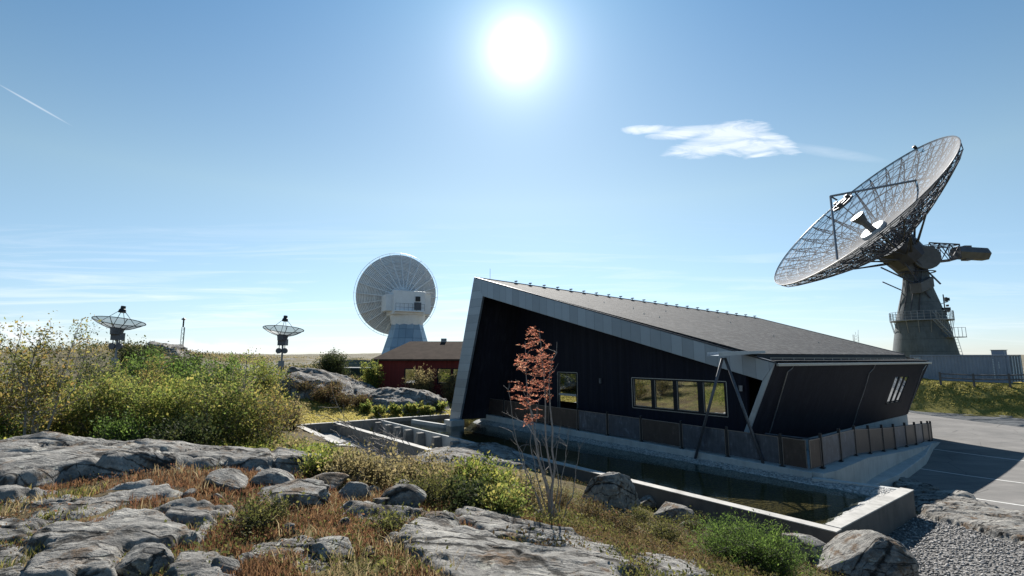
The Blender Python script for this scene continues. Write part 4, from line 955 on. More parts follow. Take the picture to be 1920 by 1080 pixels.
# ------------------------------------------------------------------ two small dishes
def m_fine():
    m, t = newmat('fine_mesh'); p = t('ShaderNodeBsdfPrincipled', {'Base Color': (.05, .055, .06, 1), 'Roughness': .5, 'Metallic': .5}); tr = t('ShaderNodeBsdfTransparent')
    mx = t('ShaderNodeMixShader', {0: .52, 1: tr.outputs[0], 2: p.outputs[0]}); t('ShaderNodeOutputMaterial', {0: mx.outputs[0]}); return m
M['fine_mesh'] = m_fine()
def small_dish(loc, zr, tilt, label, rot):
    """loc on the ground, zr rim height"""
    b = V(*loc); o = empty('small_dish_antenna', b, label, 'dish antenna', 'small mesh dishes on poles on the heath')
    Rr, dep = 1.5, .55; c = V(b[0], b[1], zr); a = unit(V(tilt[0], tilt[1], 1)); u = unit(np.cross(a, V(0, 1, 0))); w = np.cross(u, a)
    def S(r, ph, h=0.0): return c + a * (-dep + dep * (r / Rr) ** 2 + h) + r * (math.cos(ph) * u + math.sin(ph) * w)
    v = []; f = []; n = 32
    for r in (.15, .45, .75, 1.05, 1.3, Rr):
        for k in range(n): v.append(S(r, 2 * math.pi * k / n))
    for i in range(5):
        for k in range(n): f.append((i * n + k, i * n + (k + 1) % n, (i + 1) * n + (k + 1) % n, (i + 1) * n + k))
    mesh_np('reflector', v, f, M['fine_mesh'], o, True)
    mb = MB()
    for k in range(n): mb.bar(S(Rr, 2 * math.pi * k / n), S(Rr, 2 * math.pi * (k + 1) / n), .03, 4, cap=False)
    mb.build('rim', M['black_can'], o)
    for k in range(10):
        ph = 2 * math.pi * k / 10 + rot; mb = MB()
        for i in range(4): r0, r1 = .1 + i * .35, .1 + (i + 1) * .35; mb.bar(S(r0, ph, -.03), S(r1, ph, -.03), .024, 4, cap=False)
        mb.build('rib', M['black_can'], o)
    fo = c + a * .78
    for k in range(4): ph = math.pi / 2 * k + .6 + rot; MB().bar(S(1.08, ph), fo + .12 * (math.cos(ph) * u + math.sin(ph) * w), .02, 4).build('strut', M['black_can'], o)
    MB().lathe([(.001, -.14), (.24, -.14), (.20, .06), (.15, .1), (.15, .30), (.001, .32)], 14, fo, a).build('feed_can', M['black_can'], o)
    mb = MB(); mb.lathe([(.18, -.62), (.42, -.5), (.34, -.95), (.26, -1.0)], 12, c, a); mb.box(c + V(0, 0, -1.05), (.62, .5, .5)); mb.build('gearbox', M['dark_steel'], o)
    MB().bar(V(b[0], b[1], b[2] - .3), V(b[0], b[1], zr - 1.2), .07, 8).build('pole', M['steel'], o)
    for s in (-1, 1):
        mb = MB(); mb.bar(c + V(.22 * s, -.1, -1.2), c + V(.22 * s, -.1, -1.55), .03); mb.lathe([(.001, -.06), (.22, -.06), (.22, .06), (.001, .06)], 16, c + V(.24 * s, -.1, -1.72), V(0, 1, 0)); mb.build('counterweight', M['dark_steel'], o)
    mb = MB(); mb.box(V(b[0] + .02, b[1] - .1, zr - 2.75), (.36, .25, .5)); mb.build('junction_box', M['steel'], o)
    return o
small_dish((-27.2, 34.0, 2.2), 6.5, (.03, .16), 'small round mesh dish on a pole rising from the left-hand birch scrub', 0)
small_dish((-18.2, 39.2, 2.3), 6.25, (.02, .14), 'small round mesh dish on a slim pole beside the big white dish', .35)
# thin lattice masts
def mast(base, h, label, w=.35, cap=True):
    b = V(*base); o = empty('lattice_mast', b, label, 'mast'); mb = MB()
    cs = [V(w / 2, 0, 0), V(-w / 2, .1, 0), V(0, w / 2, 0)]; n = int(h / .5)
    for k in range(3):
        mb.bar(b + cs[k] - V(0, 0, .5), b + cs[k] + V(0, 0, h), .03)
        for i in range(n): mb.bar(b + cs[k] + V(0, 0, h * i / n), b + cs[(k + 1) % 3] + V(0, 0, h * (i + 1) / n), .015, 3)
    mb.build('lattice', M['dark_steel'], o)
    if cap: MB().bar(b + V(0, 0, h), b + V(0, 0, h + .95), .09, 8).build('antenna_rod', M['black_can'], o); MB().lathe([(.001, .25), (.3, .0), (.12, -.1), (.001, -.1)], 12, b + V(0, 0, h + 1.0)).build('antenna_cap', M['black_can'], o)
    else:
        MB().bar(b + V(0, 0, h), b + V(0, 0, h + .5), .02).bar(b + cs[0] + V(0, 0, h), b + cs[0] + V(.1, 0, h + .9), .02).build('antenna_rod', M['black_can'], o)
p = Py(339, 660, 62); mast((p[0], p[1], p[2] - .8), 3.9, 'thin lattice mast with a mushroom cap on the heath between the two small dishes', .45)
p = Py(1606, 645, 90); mast((p[0], p[1], p[2] - 2.5), 4.2, 'tiny lattice mast far behind the black roof', .9, False)

# ------------------------------------------------------------------ red house
def red_house():
    o = empty('red_house', (-7, 46, .3), 'low red wooden house with a grey roof behind the rock knoll', 'house')
    m, t, c, h, n, wn = m_boards('red_boards', (.17, .025, .022), .16, V(1, 0, 0), .08); finish(t, c, .75, 0, h, .4, .01, .3)
    mr = simple('brown_roofing', (.05, .037, .03), .95, 0, .4, 1.5, .5, .05)
    x0, x1, y0, y1, z0, ze, zr = -12.0, 3.5, 44.5, 52.5, .2, 3.9, 5.55
    sx = lambda x: 0
    # front wall with window openings
    wins = [(-9.55, -8.65), (-6.6, -5.5), (-5.25, -4.35), (-2.5, -1.5)]; wz = (1.75, 2.95); mb = MB(); e = [x0] + [q for w_ in wins for q in w_] + [x1]
    for k in range(0, len(e), 2): mb.plate([V(e[k], y0, z0 - .8), V(e[k + 1], y0, z0 - .8), V(e[k + 1], y0, ze), V(e[k], y0, ze)], (0, .2, 0))
    for a, b in wins: mb.plate([V(a, y0, z0 - .8), V(b, y0, z0 - .8), V(b, y0, wz[0]), V(a, y0, wz[0])], (0, .2, 0)); mb.plate([V(a, y0, wz[1]), V(b, y0, wz[1]), V(b, y0, ze), V(a, y0, ze)], (0, .2, 0))
    ym = (y0 + y1) / 2
    mb.plate([V(x0, y0 + .2, z0 - .8), V(x0, y1, z0 - .8), V(x0, y1, ze - .2), V(x0, y0 + .2, ze - .2)], (.2, 0, 0)); mb.plate([V(x1, y0, z0), V(x1, y1, z0), V(x1, y1, ze), V(x1, y0, ze)], (.2, 0, 0)); mb.plate([V(x0, y1, z0), V(x1, y1, z0), V(x1, y1, ze), V(x0, y1, ze)], (0, .2, 0))
    mb.build('wall', m, o)
    for a, b in wins:
        fr = MB(); fr.plate([V(a - .08, y0 - .03, wz[0] - .08), V(a, y0 - .03, wz[0] - .08), V(a, y0 - .03, wz[1] + .08), V(a - .08, y0 - .03, wz[1] + .08)], (0, .12, 0)); fr.plate([V(b, y0 - .03, wz[0] - .08), V(b + .08, y0 - .03, wz[0] - .08), V(b + .08, y0 - .03, wz[1] + .08), V(b, y0 - .03, wz[1] + .08)], (0, .12, 0))
        fr.plate([V(a, y0 - .03, wz[1]), V(b, y0 - .03, wz[1]), V(b, y0 - .03, wz[1] + .08), V(a, y0 - .03, wz[1] + .08)], (0, .12, 0)); fr.plate([V(a, y0 - .03, wz[0] - .08), V(b, y0 - .03, wz[0] - .08), V(b, y0 - .03, wz[0]), V(a, y0 - .03, wz[0])], (0, .12, 0))
        f_ = fr.build('window', M['frame_black'], o); MB().plate([V(a, y0 + .06, wz[0]), V(b, y0 + .06, wz[0]), V(b, y0 + .06, wz[1]), V(a, y0 + .06, wz[1])], (0, .02, 0)).build('pane', M['glass'], f_)
        MB().plate([V(a, y0 + .14, wz[0]), V(a + .35, y0 + .14, wz[0]), V(a + .35, y0 + .14, wz[1]), V(a, y0 + .14, wz[1])], (0, .02, 0)).build('curtain', M['cloth_white'], f_)
    mb = MB(); r0, r1 = x0 - .5, x1 + .4; hip = x0 + 2.0
    mb.add([V(r0, y0 - .5, ze - .05), V(r1, y0 - .5, ze - .05), V(r1, ym, zr), V(hip, ym, zr), V(r0, y1 + .5, ze - .05), V(r1, y1 + .5, ze - .05)] + [V(r0, y0 - .5, ze - .2), V(r1, y0 - .5, ze - .2), V(r0, y1 + .5, ze - .2), V(r1, y1 + .5, ze - .2)],
           [(0, 1, 2, 3), (3, 2, 5, 4), (0, 3, 4), (6, 8, 9, 7), (0, 6, 7, 1), (4, 5, 9, 8), (0, 4, 8, 6), (1, 7, 9, 5, 2)]); mb.build('roof', mr, o)
    MB().box(V(-6.7, ym, zr + .1), (.5, .5, .35)).build('roof_vent', M['steel'], o)
red_house()
sh = empty('low_shed', (-13.3, 47.5, 1.5), 'low dark green wall with a flat light coping left of the red house', 'shed')
MB().box(V(-14.4, 47.5, 2.2), (4.6, 1.6, 1.5)).build('wall', simple('green_boards', (.035, .06, .05), .7), sh); MB().box(V(-14.4, 47.5, 3.0), (4.8, 1.8, .1)).build('coping', M['concrete'], sh)

# ------------------------------------------------------------------ shipping container, box, timber fence
def container():
    K = V(46.4, 46.3, 1.62); al_ = R_(65); d = V(-math.cos(al_), math.sin(al_), 0); e = V(math.sin(al_), math.cos(al_), 0); L, Wd, H = 8.0, 2.44, 2.62
    o = empty('shipping_container', K, 'long grey corrugated steel container on the grass bank behind the rail fence', 'container')
    mc = simple('container_paint', (.24, .265, .32), .55, .1, .15, 1.2)
    n = unit(V(-e[0], -e[1], 0)); mb = MB(); N = int(L / .28); v = []; f = []
    prof = []
    for i in range(N): s = i * L / N; p = L / N; prof += [(s, 0), (s + p * .3, 0), (s + p * .5, -.05), (s + p * .8, -.05)]
    prof.append((L, 0))
    for s, q in prof: p = K + d * s + n * (q - .03); v += [p + V(0, 0, .12), p + V(0, 0, H - .1)]
    for i in range(len(prof) - 1): f.append((2 * i, 2 * i + 2, 2 * i + 3, 2 * i + 1))
    mb.add(v, f); mb.build('side_wall', mc, o)
    c = K + d * L / 2 + e * Wd / 2
    mb = MB(); mb.box(c + V(0, 0, H - .05), (L, Wd, .08), d); mb.box(c + V(0, 0, .15), (L, Wd, .1), d); mb.box(K + d * L + e * Wd / 2 + V(0, 0, H / 2), (.06, Wd, H - .2), d); mb.box(K + d * L / 2 + e * Wd + V(0, 0, H / 2), (L, .06, H - .2), d); mb.build('shell', mc, o)
    mb = MB()
    for s in (0, L - .12):
        for w_ in (0, Wd - .12): mb.box(K + d * (s + .06) + e * (w_ + .06) + V(0, 0, H / 2), (.15, .15, H), d)
    mb.box(K + d * L / 2 + e * .03 + V(0, 0, H - .06), (L - .3, .12, .13), d); mb.box(K + d * L / 2 + e * .03 + V(0, 0, .08), (L - .3, .12, .16), d); mb.build('frame', mc, o)
    for k in (0, 1): MB().box(K + e * (.12 + .55 + k * 1.1) + V(0, 0, H / 2) - d * .02, (.05, 1.05, H - .3), d).build('door', simple('container_door', (.13, .15, .18), .5), o)
    for k in range(4): MB().bar(K + e * (.35 + k * .55) - d * .08 + V(0, 0, .15), K + e * (.35 + k * .55) - d * .08 + V(0, 0, H - .15), .03, 6).build('lock_bar', M['white_panel'], o)
    mk = simple('container_marking', (.6, .62, .62), .6, 0, .1)
    mb = MB()
    for k in range(4): mb.box(K + d * (L - .9 + k * .16) + n * .03 + V(0, 0, H - .35), (.10, .01, .12), d)
    for k in range(12): mb.box(K + d * 1.15 + n * .03 + V(0, 0, .5 + k * .15), (.08, .01, .08), d)
    for k in range(4): mb.box(K + d * .75 + n * .03 + V(0, 0, 1.4 + k * .17), (.08, .01, .10), d)
    mb.build('stencil_marks', mk, o)
    b = empty('vent_box', K + d * 1.0 + e * .6 + V(0, 0, H), 'small grey box standing on the right end of the container roof', 'box')
    MB().box(K + d * .9 + e * .7 + V(0, 0, H + .22), (.9, .7, .42), d).build('case', mc, b, bevel=.02); MB().box(K + d * .9 + e * .7 + V(0, 0, H + .45), (1.0, .8, .05), d).build('lid', M['steel'], b)
container()
fn = empty('rail_fence', (43, 42, 1.4), 'weathered grey two rail timber fence along the top of the grass bank', 'fence')
fpos = []
for u, yb in ((1738, 714), (1767.5, 721), (1864, 726), (1975, 735)):
    P = hit(u, yb, 36, 60); fpos.append(V(P[0], P[1], P[2]))
A1, B1 = V(40.1, 47.0, 0), V(47.6, 39.4, 0); fpos = []
for s in (.02, .235, .45, .68, .95, 1.2): p = A1 + (B1 - A1) * s; fpos.append(V(p[0], p[1], Gs(p[0], p[1])))
for p in fpos: MB().bar(p - V(0, 0, .3), p + V(0, 0, 1.15), .09, 8).build('post', M['wood_grey'], fn)
for hh in (.62, 1.0):
    for a, b in zip(fpos[:-1], fpos[1:]): MB().bar(a + V(0, 0, hh), b + V(0, 0, hh), .055, 6).build('rail', M['wood_grey'], fn)

# ------------------------------------------------------------------ rocks
def m_rock():
    m, t = newmat('gneiss'); g = t('ShaderNodeNewGeometry'); P = g.outputs['Position']
    n1 = t.noise(P, 1.1, 8, .62, .4); n2 = t.noise(P, 7, 8, .68); n3 = t.noise(P, 45, 5, .7)
    band = t.noise(t('ShaderNodeMapping', {0: P, 2: (0, 0, .5), 3: (1.2, 9, 6)}).outputs[0], 1.3, 7, .65, .6)
    f = t.math('ADD', t.math('MULTIPLY', n1, .35), t.math('ADD', t.math('MULTIPLY', band, .3), t.math('ADD', t.math('MULTIPLY', n2, .2), t.math('MULTIPLY', n3, .15))))
    c = t.ramp(f, [(.37, (.045, .043, .042)), (.44, (.125, .12, .112)), (.51, (.235, .226, .21)), (.60, (.40, .385, .35))])
    li = t('ShaderNodeTexVoronoi', {'Vector': P, 'Scale': 5.0}, feature='SMOOTH_F1').outputs[0]
    lich = t.math('MULTIPLY', t.math('LESS_THAN', t.math('ADD', li, t.math('MULTIPLY', n2, .35)), .30), .65)
    c = t.mix(lich, c, (.42, .42, .37))
    sp = t('ShaderNodeTexVoronoi', {'Vector': P, 'Scale': 26.0}, feature='F1').outputs[0]; c = t.mix(t.math('MULTIPLY', t.math('LESS_THAN', t.math('ADD', sp, t.math('MULTIPLY', n3, .5)), .42), .55), c, (.09, .088, .08))
    moss = t.ramp(t.noise(P, 2.6, 6, .7), [(.54, 0.0), (.64, .85)]); c = t.mix(moss, c, (.115, .066, .03))
    dk = t.ramp(t.noise(P, 3.4, 6, .7, .8), [(.60, 0.0), (.68, .7)]); c = t.mix(dk, c, (.035, .035, .038))
    wv = t('ShaderNodeTexVoronoi', {'Vector': t('ShaderNodeMapping', {0: P, 2: (0, .2, .45), 3: (.35, 1.3, .8)}).outputs[0], 'Scale': 1.05}, feature='DISTANCE_TO_EDGE').outputs[0]
    crack = t.ramp(t.math('ADD', wv, t.math('MULTIPLY', t.math('SUBTRACT', n2, .5), .10)), [(.0, 0.0), (.022, 1.0)])
    c = t.mix(t.math('SUBTRACT', 1.0, crack), c, (.03, .028, .025))
    wv2 = t('ShaderNodeTexVoronoi', {'Vector': t('ShaderNodeMapping', {0: P, 2: (0, .1, -.12), 3: (.30, 1.9, 1.2)}).outputs[0], 'Scale': 2.6}, feature='DISTANCE_TO_EDGE').outputs[0]
    ck2 = t.ramp(t.math('ADD', wv2, t.math('MULTIPLY', t.math('SUBTRACT', n2, .5), .22)), [(.0, 0.0), (.03, 1.0)]); keep = t.ramp(t.noise(P, .9, 3, .5), [(.42, 0.0), (.55, 1.0)])
    ck2 = t.math('SUBTRACT', 1.0, t.math('MULTIPLY', t.math('SUBTRACT', 1.0, ck2), keep)); c = t.mix(t.math('MULTIPLY', t.math('SUBTRACT', 1.0, ck2), .8), c, (.04, .036, .032)); crack = t.math('MULTIPLY', crack, ck2)
    h = t.math('ADD', t.math('MULTIPLY', n2, .6), t.math('ADD', t.math('MULTIPLY', band, .7), t.math('ADD', t.math('MULTIPLY', n3, .35), t.math('MULTIPLY', crack, .8))))
    finish(t, c, .9, 0, h, 1.0, .06, .2); return m
M['rock'] = m_rock()
_ico = {}
def ico(n):
    if n not in _ico:
        bm = bmesh.new(); bmesh.ops.create_icosphere(bm, subdivisions=n, radius=1.0); bm.verts.ensure_lookup_table()
        _ico[n] = (np.array([v.co[:] for v in bm.verts]), np.array([[v.index for v in f.verts] for f in bm.faces])); bm.free()
    return _ico[n]
def rock(pos, size, seed, label, name='boulder', cat='rock', group=None, sub=5, rz=0.0, cuts=18, sink=.38, rough=.34, flat=.0, tilt=(0, 0), parent=None):
    """granite boulder or slab: sphere cut by random planes, roughened, then scaled to size"""
    r = np.random.default_rng(seed); v, f = ico(sub); v = v.copy()
    for k in range(cuts):
        n = unit(r.normal(size=3) * V(1, 1, .6)); d = r.uniform(.50, .84); s = v @ n; e = np.maximum(s - d, 0); v -= np.outer(e * .93, n)
    if flat: s = v[:, 2]; v[:, 2] = np.where(s > flat, flat + (s - flat) * .18, s)
    q = v * 1.0 + seed * 3.1
    disp = .13 * rough * fbm(q, 1.6, 3) + .07 * rough * fbm(q, 5, 5, .6)
    strat = .035 * rough * np.abs(fbm(q * V(1, 1, 3.5), 2.6, 3))
    v = v * (1 + disp - strat)[:, None]
    v = v * (np.array(size) / 2)
    cx, sx = math.cos(tilt[0]), math.sin(tilt[0]); cy, sy = math.cos(tilt[1]), math.sin(tilt[1])
    v = v @ np.array([[1, 0, 0], [0, cx, -sx], [0, sx, cx]]).T @ np.array([[cy, 0, sy], [0, 1, 0], [-sy, 0, cy]]).T
    c, s = math.cos(rz), math.sin(rz); v = v @ np.array([[c, -s, 0], [s, c, 0], [0, 0, 1]]).T
    v = v + np.array(pos) + V(0, 0, size[2] * (.5 - sink))
    v[:, :2] += .02 * size[0] * np.stack([fbm(v, 1.3, 2), fbm(v + 9, 1.3, 2)], 1)
    o = mesh_np(name, v, f, M['rock'], parent, True)
    if parent is None: tag(o, label, cat, group)
    return o
def rock_px(u0, u1, v0, v1, seed, label, depthf=.8, **kw):
    """rock whose picture spans u0..u1 and top v0, base v1 (1920 px)"""
    um = (u0 + u1) / 2; P = hit(um, v1); d = P[1] / math.cos(0)
    wdt = (u1 - u0) / FPX * d * 1.12; L = math.hypot(*P[:2]); 
    dep = wdt * depthf; zt = Py(um, v0, P[1] + dep * .45)[2]; hh = max(.08, zt - P[2])
    kw.setdefault('sink', .35); sk = kw['sink']
    pos = V(P[0] * (1 + dep * .5 / P[1]), P[1] + dep * .5, Gs(P[0], P[1] + dep * .5))
    H_ = max(.12, (zt - pos[2])) / (1 - sk)
    return rock(pos, (wdt * 1.12, dep * 1.1, H_ * 1.12), seed, label, **kw)
SLABS = []
def sdist(x, y, poly):
    d = np.full(len(x), 1e9); n = len(poly)
    for i in range(n):
        ax, ay = poly[i]; bx, by = poly[(i + 1) % n]; ex, ey = bx - ax, by - ay
        t = np.clip(((x - ax) * ex + (y - ay) * ey) / (ex * ex + ey * ey + 1e-12), 0, 1); d = np.minimum(d, np.hypot(x - ax - t * ex, y - ay - t * ey))
    return np.where(inpoly(x, y, poly), d, -d)
def slab(poly, h, seed, label, edge=.24, step=.03, name='rock_slab', cat='rock slab', relief=1.0, strike=.12, dome=0.0, group=None, grow=.10, blocks=.32):
    """outcrop of bedrock: a sheet of rock standing h above the soil inside a plan outline, ledged and cracked along its strike"""
    poly = [(float(p[0]), float(p[1])) for p in poly]; P = np.array(poly); m = .3 + edge
    x0, y0 = P.min(0) - m; x1, y1 = P.max(0) + m; nx = int((x1 - x0) / step) + 2; ny = int((y1 - y0) / step) + 2
    X, Y = np.meshgrid(np.linspace(x0, x1, nx), np.linspace(y0, y1, ny), indexing='ij'); x, y = X.ravel(), Y.ravel(); k = edge / .22
    p = np.stack([x, y, np.full_like(x, seed * 1.7)], 1)
    sd = sdist(x, y, poly) + grow + .12 * k * fbm(p, 1.5 / k, 4, .65) + .05 * fbm(p, 6, 3)
    c, s_ = math.cos(strike), math.sin(strike); a = (x * c + y * s_) ; b = (-x * s_ + y * c); Q = np.stack([a * .35, b, np.full_like(a, seed * 2.3)], 1)
    w1 = b * 1.5 / k + .55 * fbm(Q, .9 / k, 3); fr = w1 - np.floor(w1); ledge = np.where(fr < .16, fr / .16, 1 - (fr - .16) / .84) * sstep(-.3, .5, fbm(Q + 5, .8 / k, 2))
    cr1 = np.abs(vnoise(Q * V(.45, 2.6, 1) / k + 11)); cr2 = np.abs(vnoise(np.stack([a * 1.1 + b * .5, b * .5 - a * .2, np.full_like(a, seed + .5)], 1) / k + 31))
    groove = np.maximum(1 - cr1 / .035, 0) + .8 * np.maximum(1 - cr2 / .030, 0); groove = np.minimum(groove, 1)
    top = h * (.78 * sstep(-.03, edge * .45, sd) + .22 * sstep(0, edge * 2.2, sd)) + dome * sstep(0, 1, sd / (np.abs(P - P.mean(0)).max() * .55))
    z = Graw(x, y) - .25 * sstep(.0, -.25 * k, sd) + top + relief * k * (.06 * ledge * sstep(0, .1, sd) + .022 * fbm(Q, 1.1 / k, 4, .55) + .014 * fbm(p, 9 / k, 3, .6) - .06 * groove * sstep(.0, .06, sd))
    rs = np.random.default_rng(seed); nc = int(np.clip((x1 - x0) * (y1 - y0) / (.42 * k * k), 6, 170)); cx = rs.uniform(x0, x1, nc); cy = rs.uniform(y0, y1, nc)
    ca, cb = cx * c + cy * s_, -cx * s_ + cy * c; wa = a + .25 * k * fbm(p, 1.2 / k, 2); wb = b + .12 * k * fbm(p + 3, 1.6 / k, 2)
    D = np.abs(wa[:, None] - ca) * .42 + np.abs(wb[:, None] - cb); ii = np.argsort(D, axis=1)[:, :2]; n0 = ii[:, 0]; r_ = np.arange(len(x)); gap = D[r_, ii[:, 1]] - D[r_, n0]
    off = rs.uniform(-.5, .5, nc); tx = rs.normal(size=nc) * .05; ty = rs.normal(size=nc) * .10
    blk = .09 * off[n0] + tx[n0] * (a - ca[n0]) + ty[n0] * (b - cb[n0]) - .07 * (1 - sstep(0, .05, gap))
    z += blocks * relief * min(k, 2.0) * blk * sstep(.02, .15, sd)
    keep = sd > -.30 * k; I = np.arange(nx * ny).reshape(nx, ny); f = np.stack([I[:-1, :-1], I[1:, :-1], I[1:, 1:], I[:-1, 1:]], -1).reshape(-1, 4); f = f[keep[f].all(1)]
    u, inv = np.unique(f, return_inverse=True); v = np.stack([x, y, z], 1)[u]; f = inv.reshape(-1, 4)
    o = mesh_np(name, v, f, M['rock'], None, True); tag(o, label, cat, group); SLABS.append((poly, x0, y0, x1, y1)); return o
def crop(pts, ox, oy, sc): return [tuple(hit(ox + x / sc, oy + y / sc)[:2]) for x, y in pts]
c4 = lambda pts: crop(pts, 0, 820, 3.2)
c5 = lambda pts: crop(pts, 560, 760, 3.375)
c6 = lambda pts: crop(pts, 1050, 780, 3.6)
c7 = lambda pts: crop(pts, 1440, 680, 2.7)
lowr = crop([(-200, 905), (0, 931), (94, 914), (175, 897), (268, 884), (330, 880), (447, 884), (560, 890), (604, 880)], 0, 0, 1)
slab([(-14, 10.4), (-14, 7.0)] + lowr + [(-3.1, 9.3), (-3.7, 10.3), (-6, 10.7), (-9, 10.7)], .22, 11, 'long smooth whaleback of grey rock running across the left below the scrub', edge=.45, step=.035, relief=.8, dome=.20, blocks=.22, grow=.15)
slab(c4([(240, 400), (330, 375), (560, 358), (650, 325), (870, 298), (1060, 352), (960, 390), (760, 405), (600, 450), (440, 480), (255, 475)]), .08, 22, 'low cracked slab between two bands of rusty moss below the whaleback')
slab(c4([(950, 470), (1100, 442), (1300, 470), (1215, 575), (1130, 545), (1000, 530)]), .08, 24, 'small pale fissured slab beside the olive grass', step=.02)
slab(c4([(262, 625), (330, 592), (600, 588), (730, 552), (900, 562), (1210, 610), (1215, 655), (1020, 690), (870, 700), (700, 770), (620, 900), (270, 900), (245, 700)]), 0.15, 26, 'large blocky slab with a vertical crack in the bottom left corner', edge=.16, step=.02)
slab(c4([(1090, 850), (1130, 785), (1215, 768), (1285, 850), (1270, 900), (1100, 900)]), .10, 28, 'small pale slab at the bottom edge right of the black rock', step=.015, edge=.12)
slab(c4([(-160, 545), (0, 540), (152, 560), (152, 640), (85, 655), (-160, 640)]), .10, 25, 'pale angular slab cut off by the left edge in brown grass', step=.02)
slab(c4([(640, 500), (760, 470), (900, 500), (960, 560), (1100, 590), (980, 640), (800, 560), (690, 555)]), .06, 61, 'sliver of bedrock showing through rusty moss above the blocky slab', step=.02, blocks=.4)
slab(c4([(-200, 640), (-40, 660), (160, 700), (240, 760), (200, 900), (-200, 900)]), .07, 62, 'low mossy bedrock in the very corner at the bottom left', step=.02, blocks=.4)
slab(c4([(1500, 640), (1700, 610), (1920, 640), (1990, 700), (1900, 760), (1700, 740), (1540, 720)]), .05, 63, 'patch of bedrock flush with the grass above the lone wedge boulder', step=.02, blocks=.4)
slab(c4([(-200, 320), (0, 355), (150, 345), (300, 335), (250, 372), (60, 395), (-200, 420)]), .10, 23, 'low slab under the rusty moss at the left edge', step=.025)
slab(c5([(340, 685), (450, 668), (560, 700), (705, 712), (640, 775), (540, 778), (420, 735)]), .08, 41, 'low grey slab just left of the pale pavement', step=.02)
slab(c5([(770, 722), (920, 712), (1000, 738), (1105, 852), (900, 885), (700, 890), (695, 860)]), .10, 42, 'flat pale slab with a mossy seam on its right side', step=.02)
slab(c5([(1000, 682), (1080, 672), (1220, 708), (1440, 778), (1600, 828), (1760, 868), (1900, 915), (1700, 960), (1560, 950), (1400, 898), (1205, 868), (1130, 800), (1020, 742)]), .11, 43, 'long pale slab crossed by the shadow of the rowan', step=.022, relief=.7, blocks=.35)
slab(c5([(705, 935), (900, 885), (1100, 870), (1200, 875), (1400, 910), (1560, 962), (1700, 972), (1900, 935), (2000, 990), (2080, 1060), (2080, 1200), (1100, 1200), (1000, 1060), (850, 985)]), .12, 44, 'broad pale pavement of rock at the bottom centre with one long crack', step=.022, relief=.6, blocks=.3)
slab(c6([(600, 1015), (760, 1003), (900, 1028), (980, 1110), (980, 1180), (600, 1180)]), .15, 54, 'low pale rock at the bottom edge left of the bright juniper', step=.018)
slab(c5([(720, 345), (900, 292), (1100, 268), (1250, 268), (1330, 295), (1440, 335), (1560, 385), (1400, 400), (1200, 372), (950, 360), (800, 360)]), .22, 46, 'pale rounded rock between the basins and the green bushes', step=.05, edge=.6, dome=.22, blocks=.0, relief=.4)
slab(c7([(745, 680), (880, 688), (1060, 715), (1180, 768), (1420, 800), (1420, 960), (1290, 920), (1150, 885), (1050, 852), (850, 800), (795, 765), (740, 742)]), .20, 57, 'long layered rock ledge between the gravel and the asphalt', step=.035, strike=-.35, edge=.25)
slab(c7([(400, 562), (520, 552), (620, 590), (740, 620), (870, 655), (880, 690), (740, 676), (640, 622), (480, 592)]), .22, 59, 'dark sloping rock in shade between the ramp and the pool corner', step=.035, strike=-.3)
slab([(-17.5, 38.2), (-15, 37.6), (-12.3, 37.8), (-10.6, 38.6), (-9.6, 40), (-10.2, 42), (-13, 43.2), (-16.5, 42.5), (-18, 40.5)], 0.72, 71, 'long grey rock knoll overgrown with heather left of the red house', name='rock_knoll', cat='rock', edge=.9, step=.09, dome=.40, strike=.2, blocks=.35)
slab([(-11.0, 37.6), (-9.4, 37.0), (-7.4, 36.9), (-5.6, 37.8), (-4.9, 39.3), (-5.6, 41), (-8, 41.8), (-10.6, 41), (-11.6, 39.2)], .90, 72, 'bare rounded rock knoll in front of the red house', name='rock_knoll', cat='rock', edge=.8, step=.08, dome=.40, strike=-.4, blocks=.35)
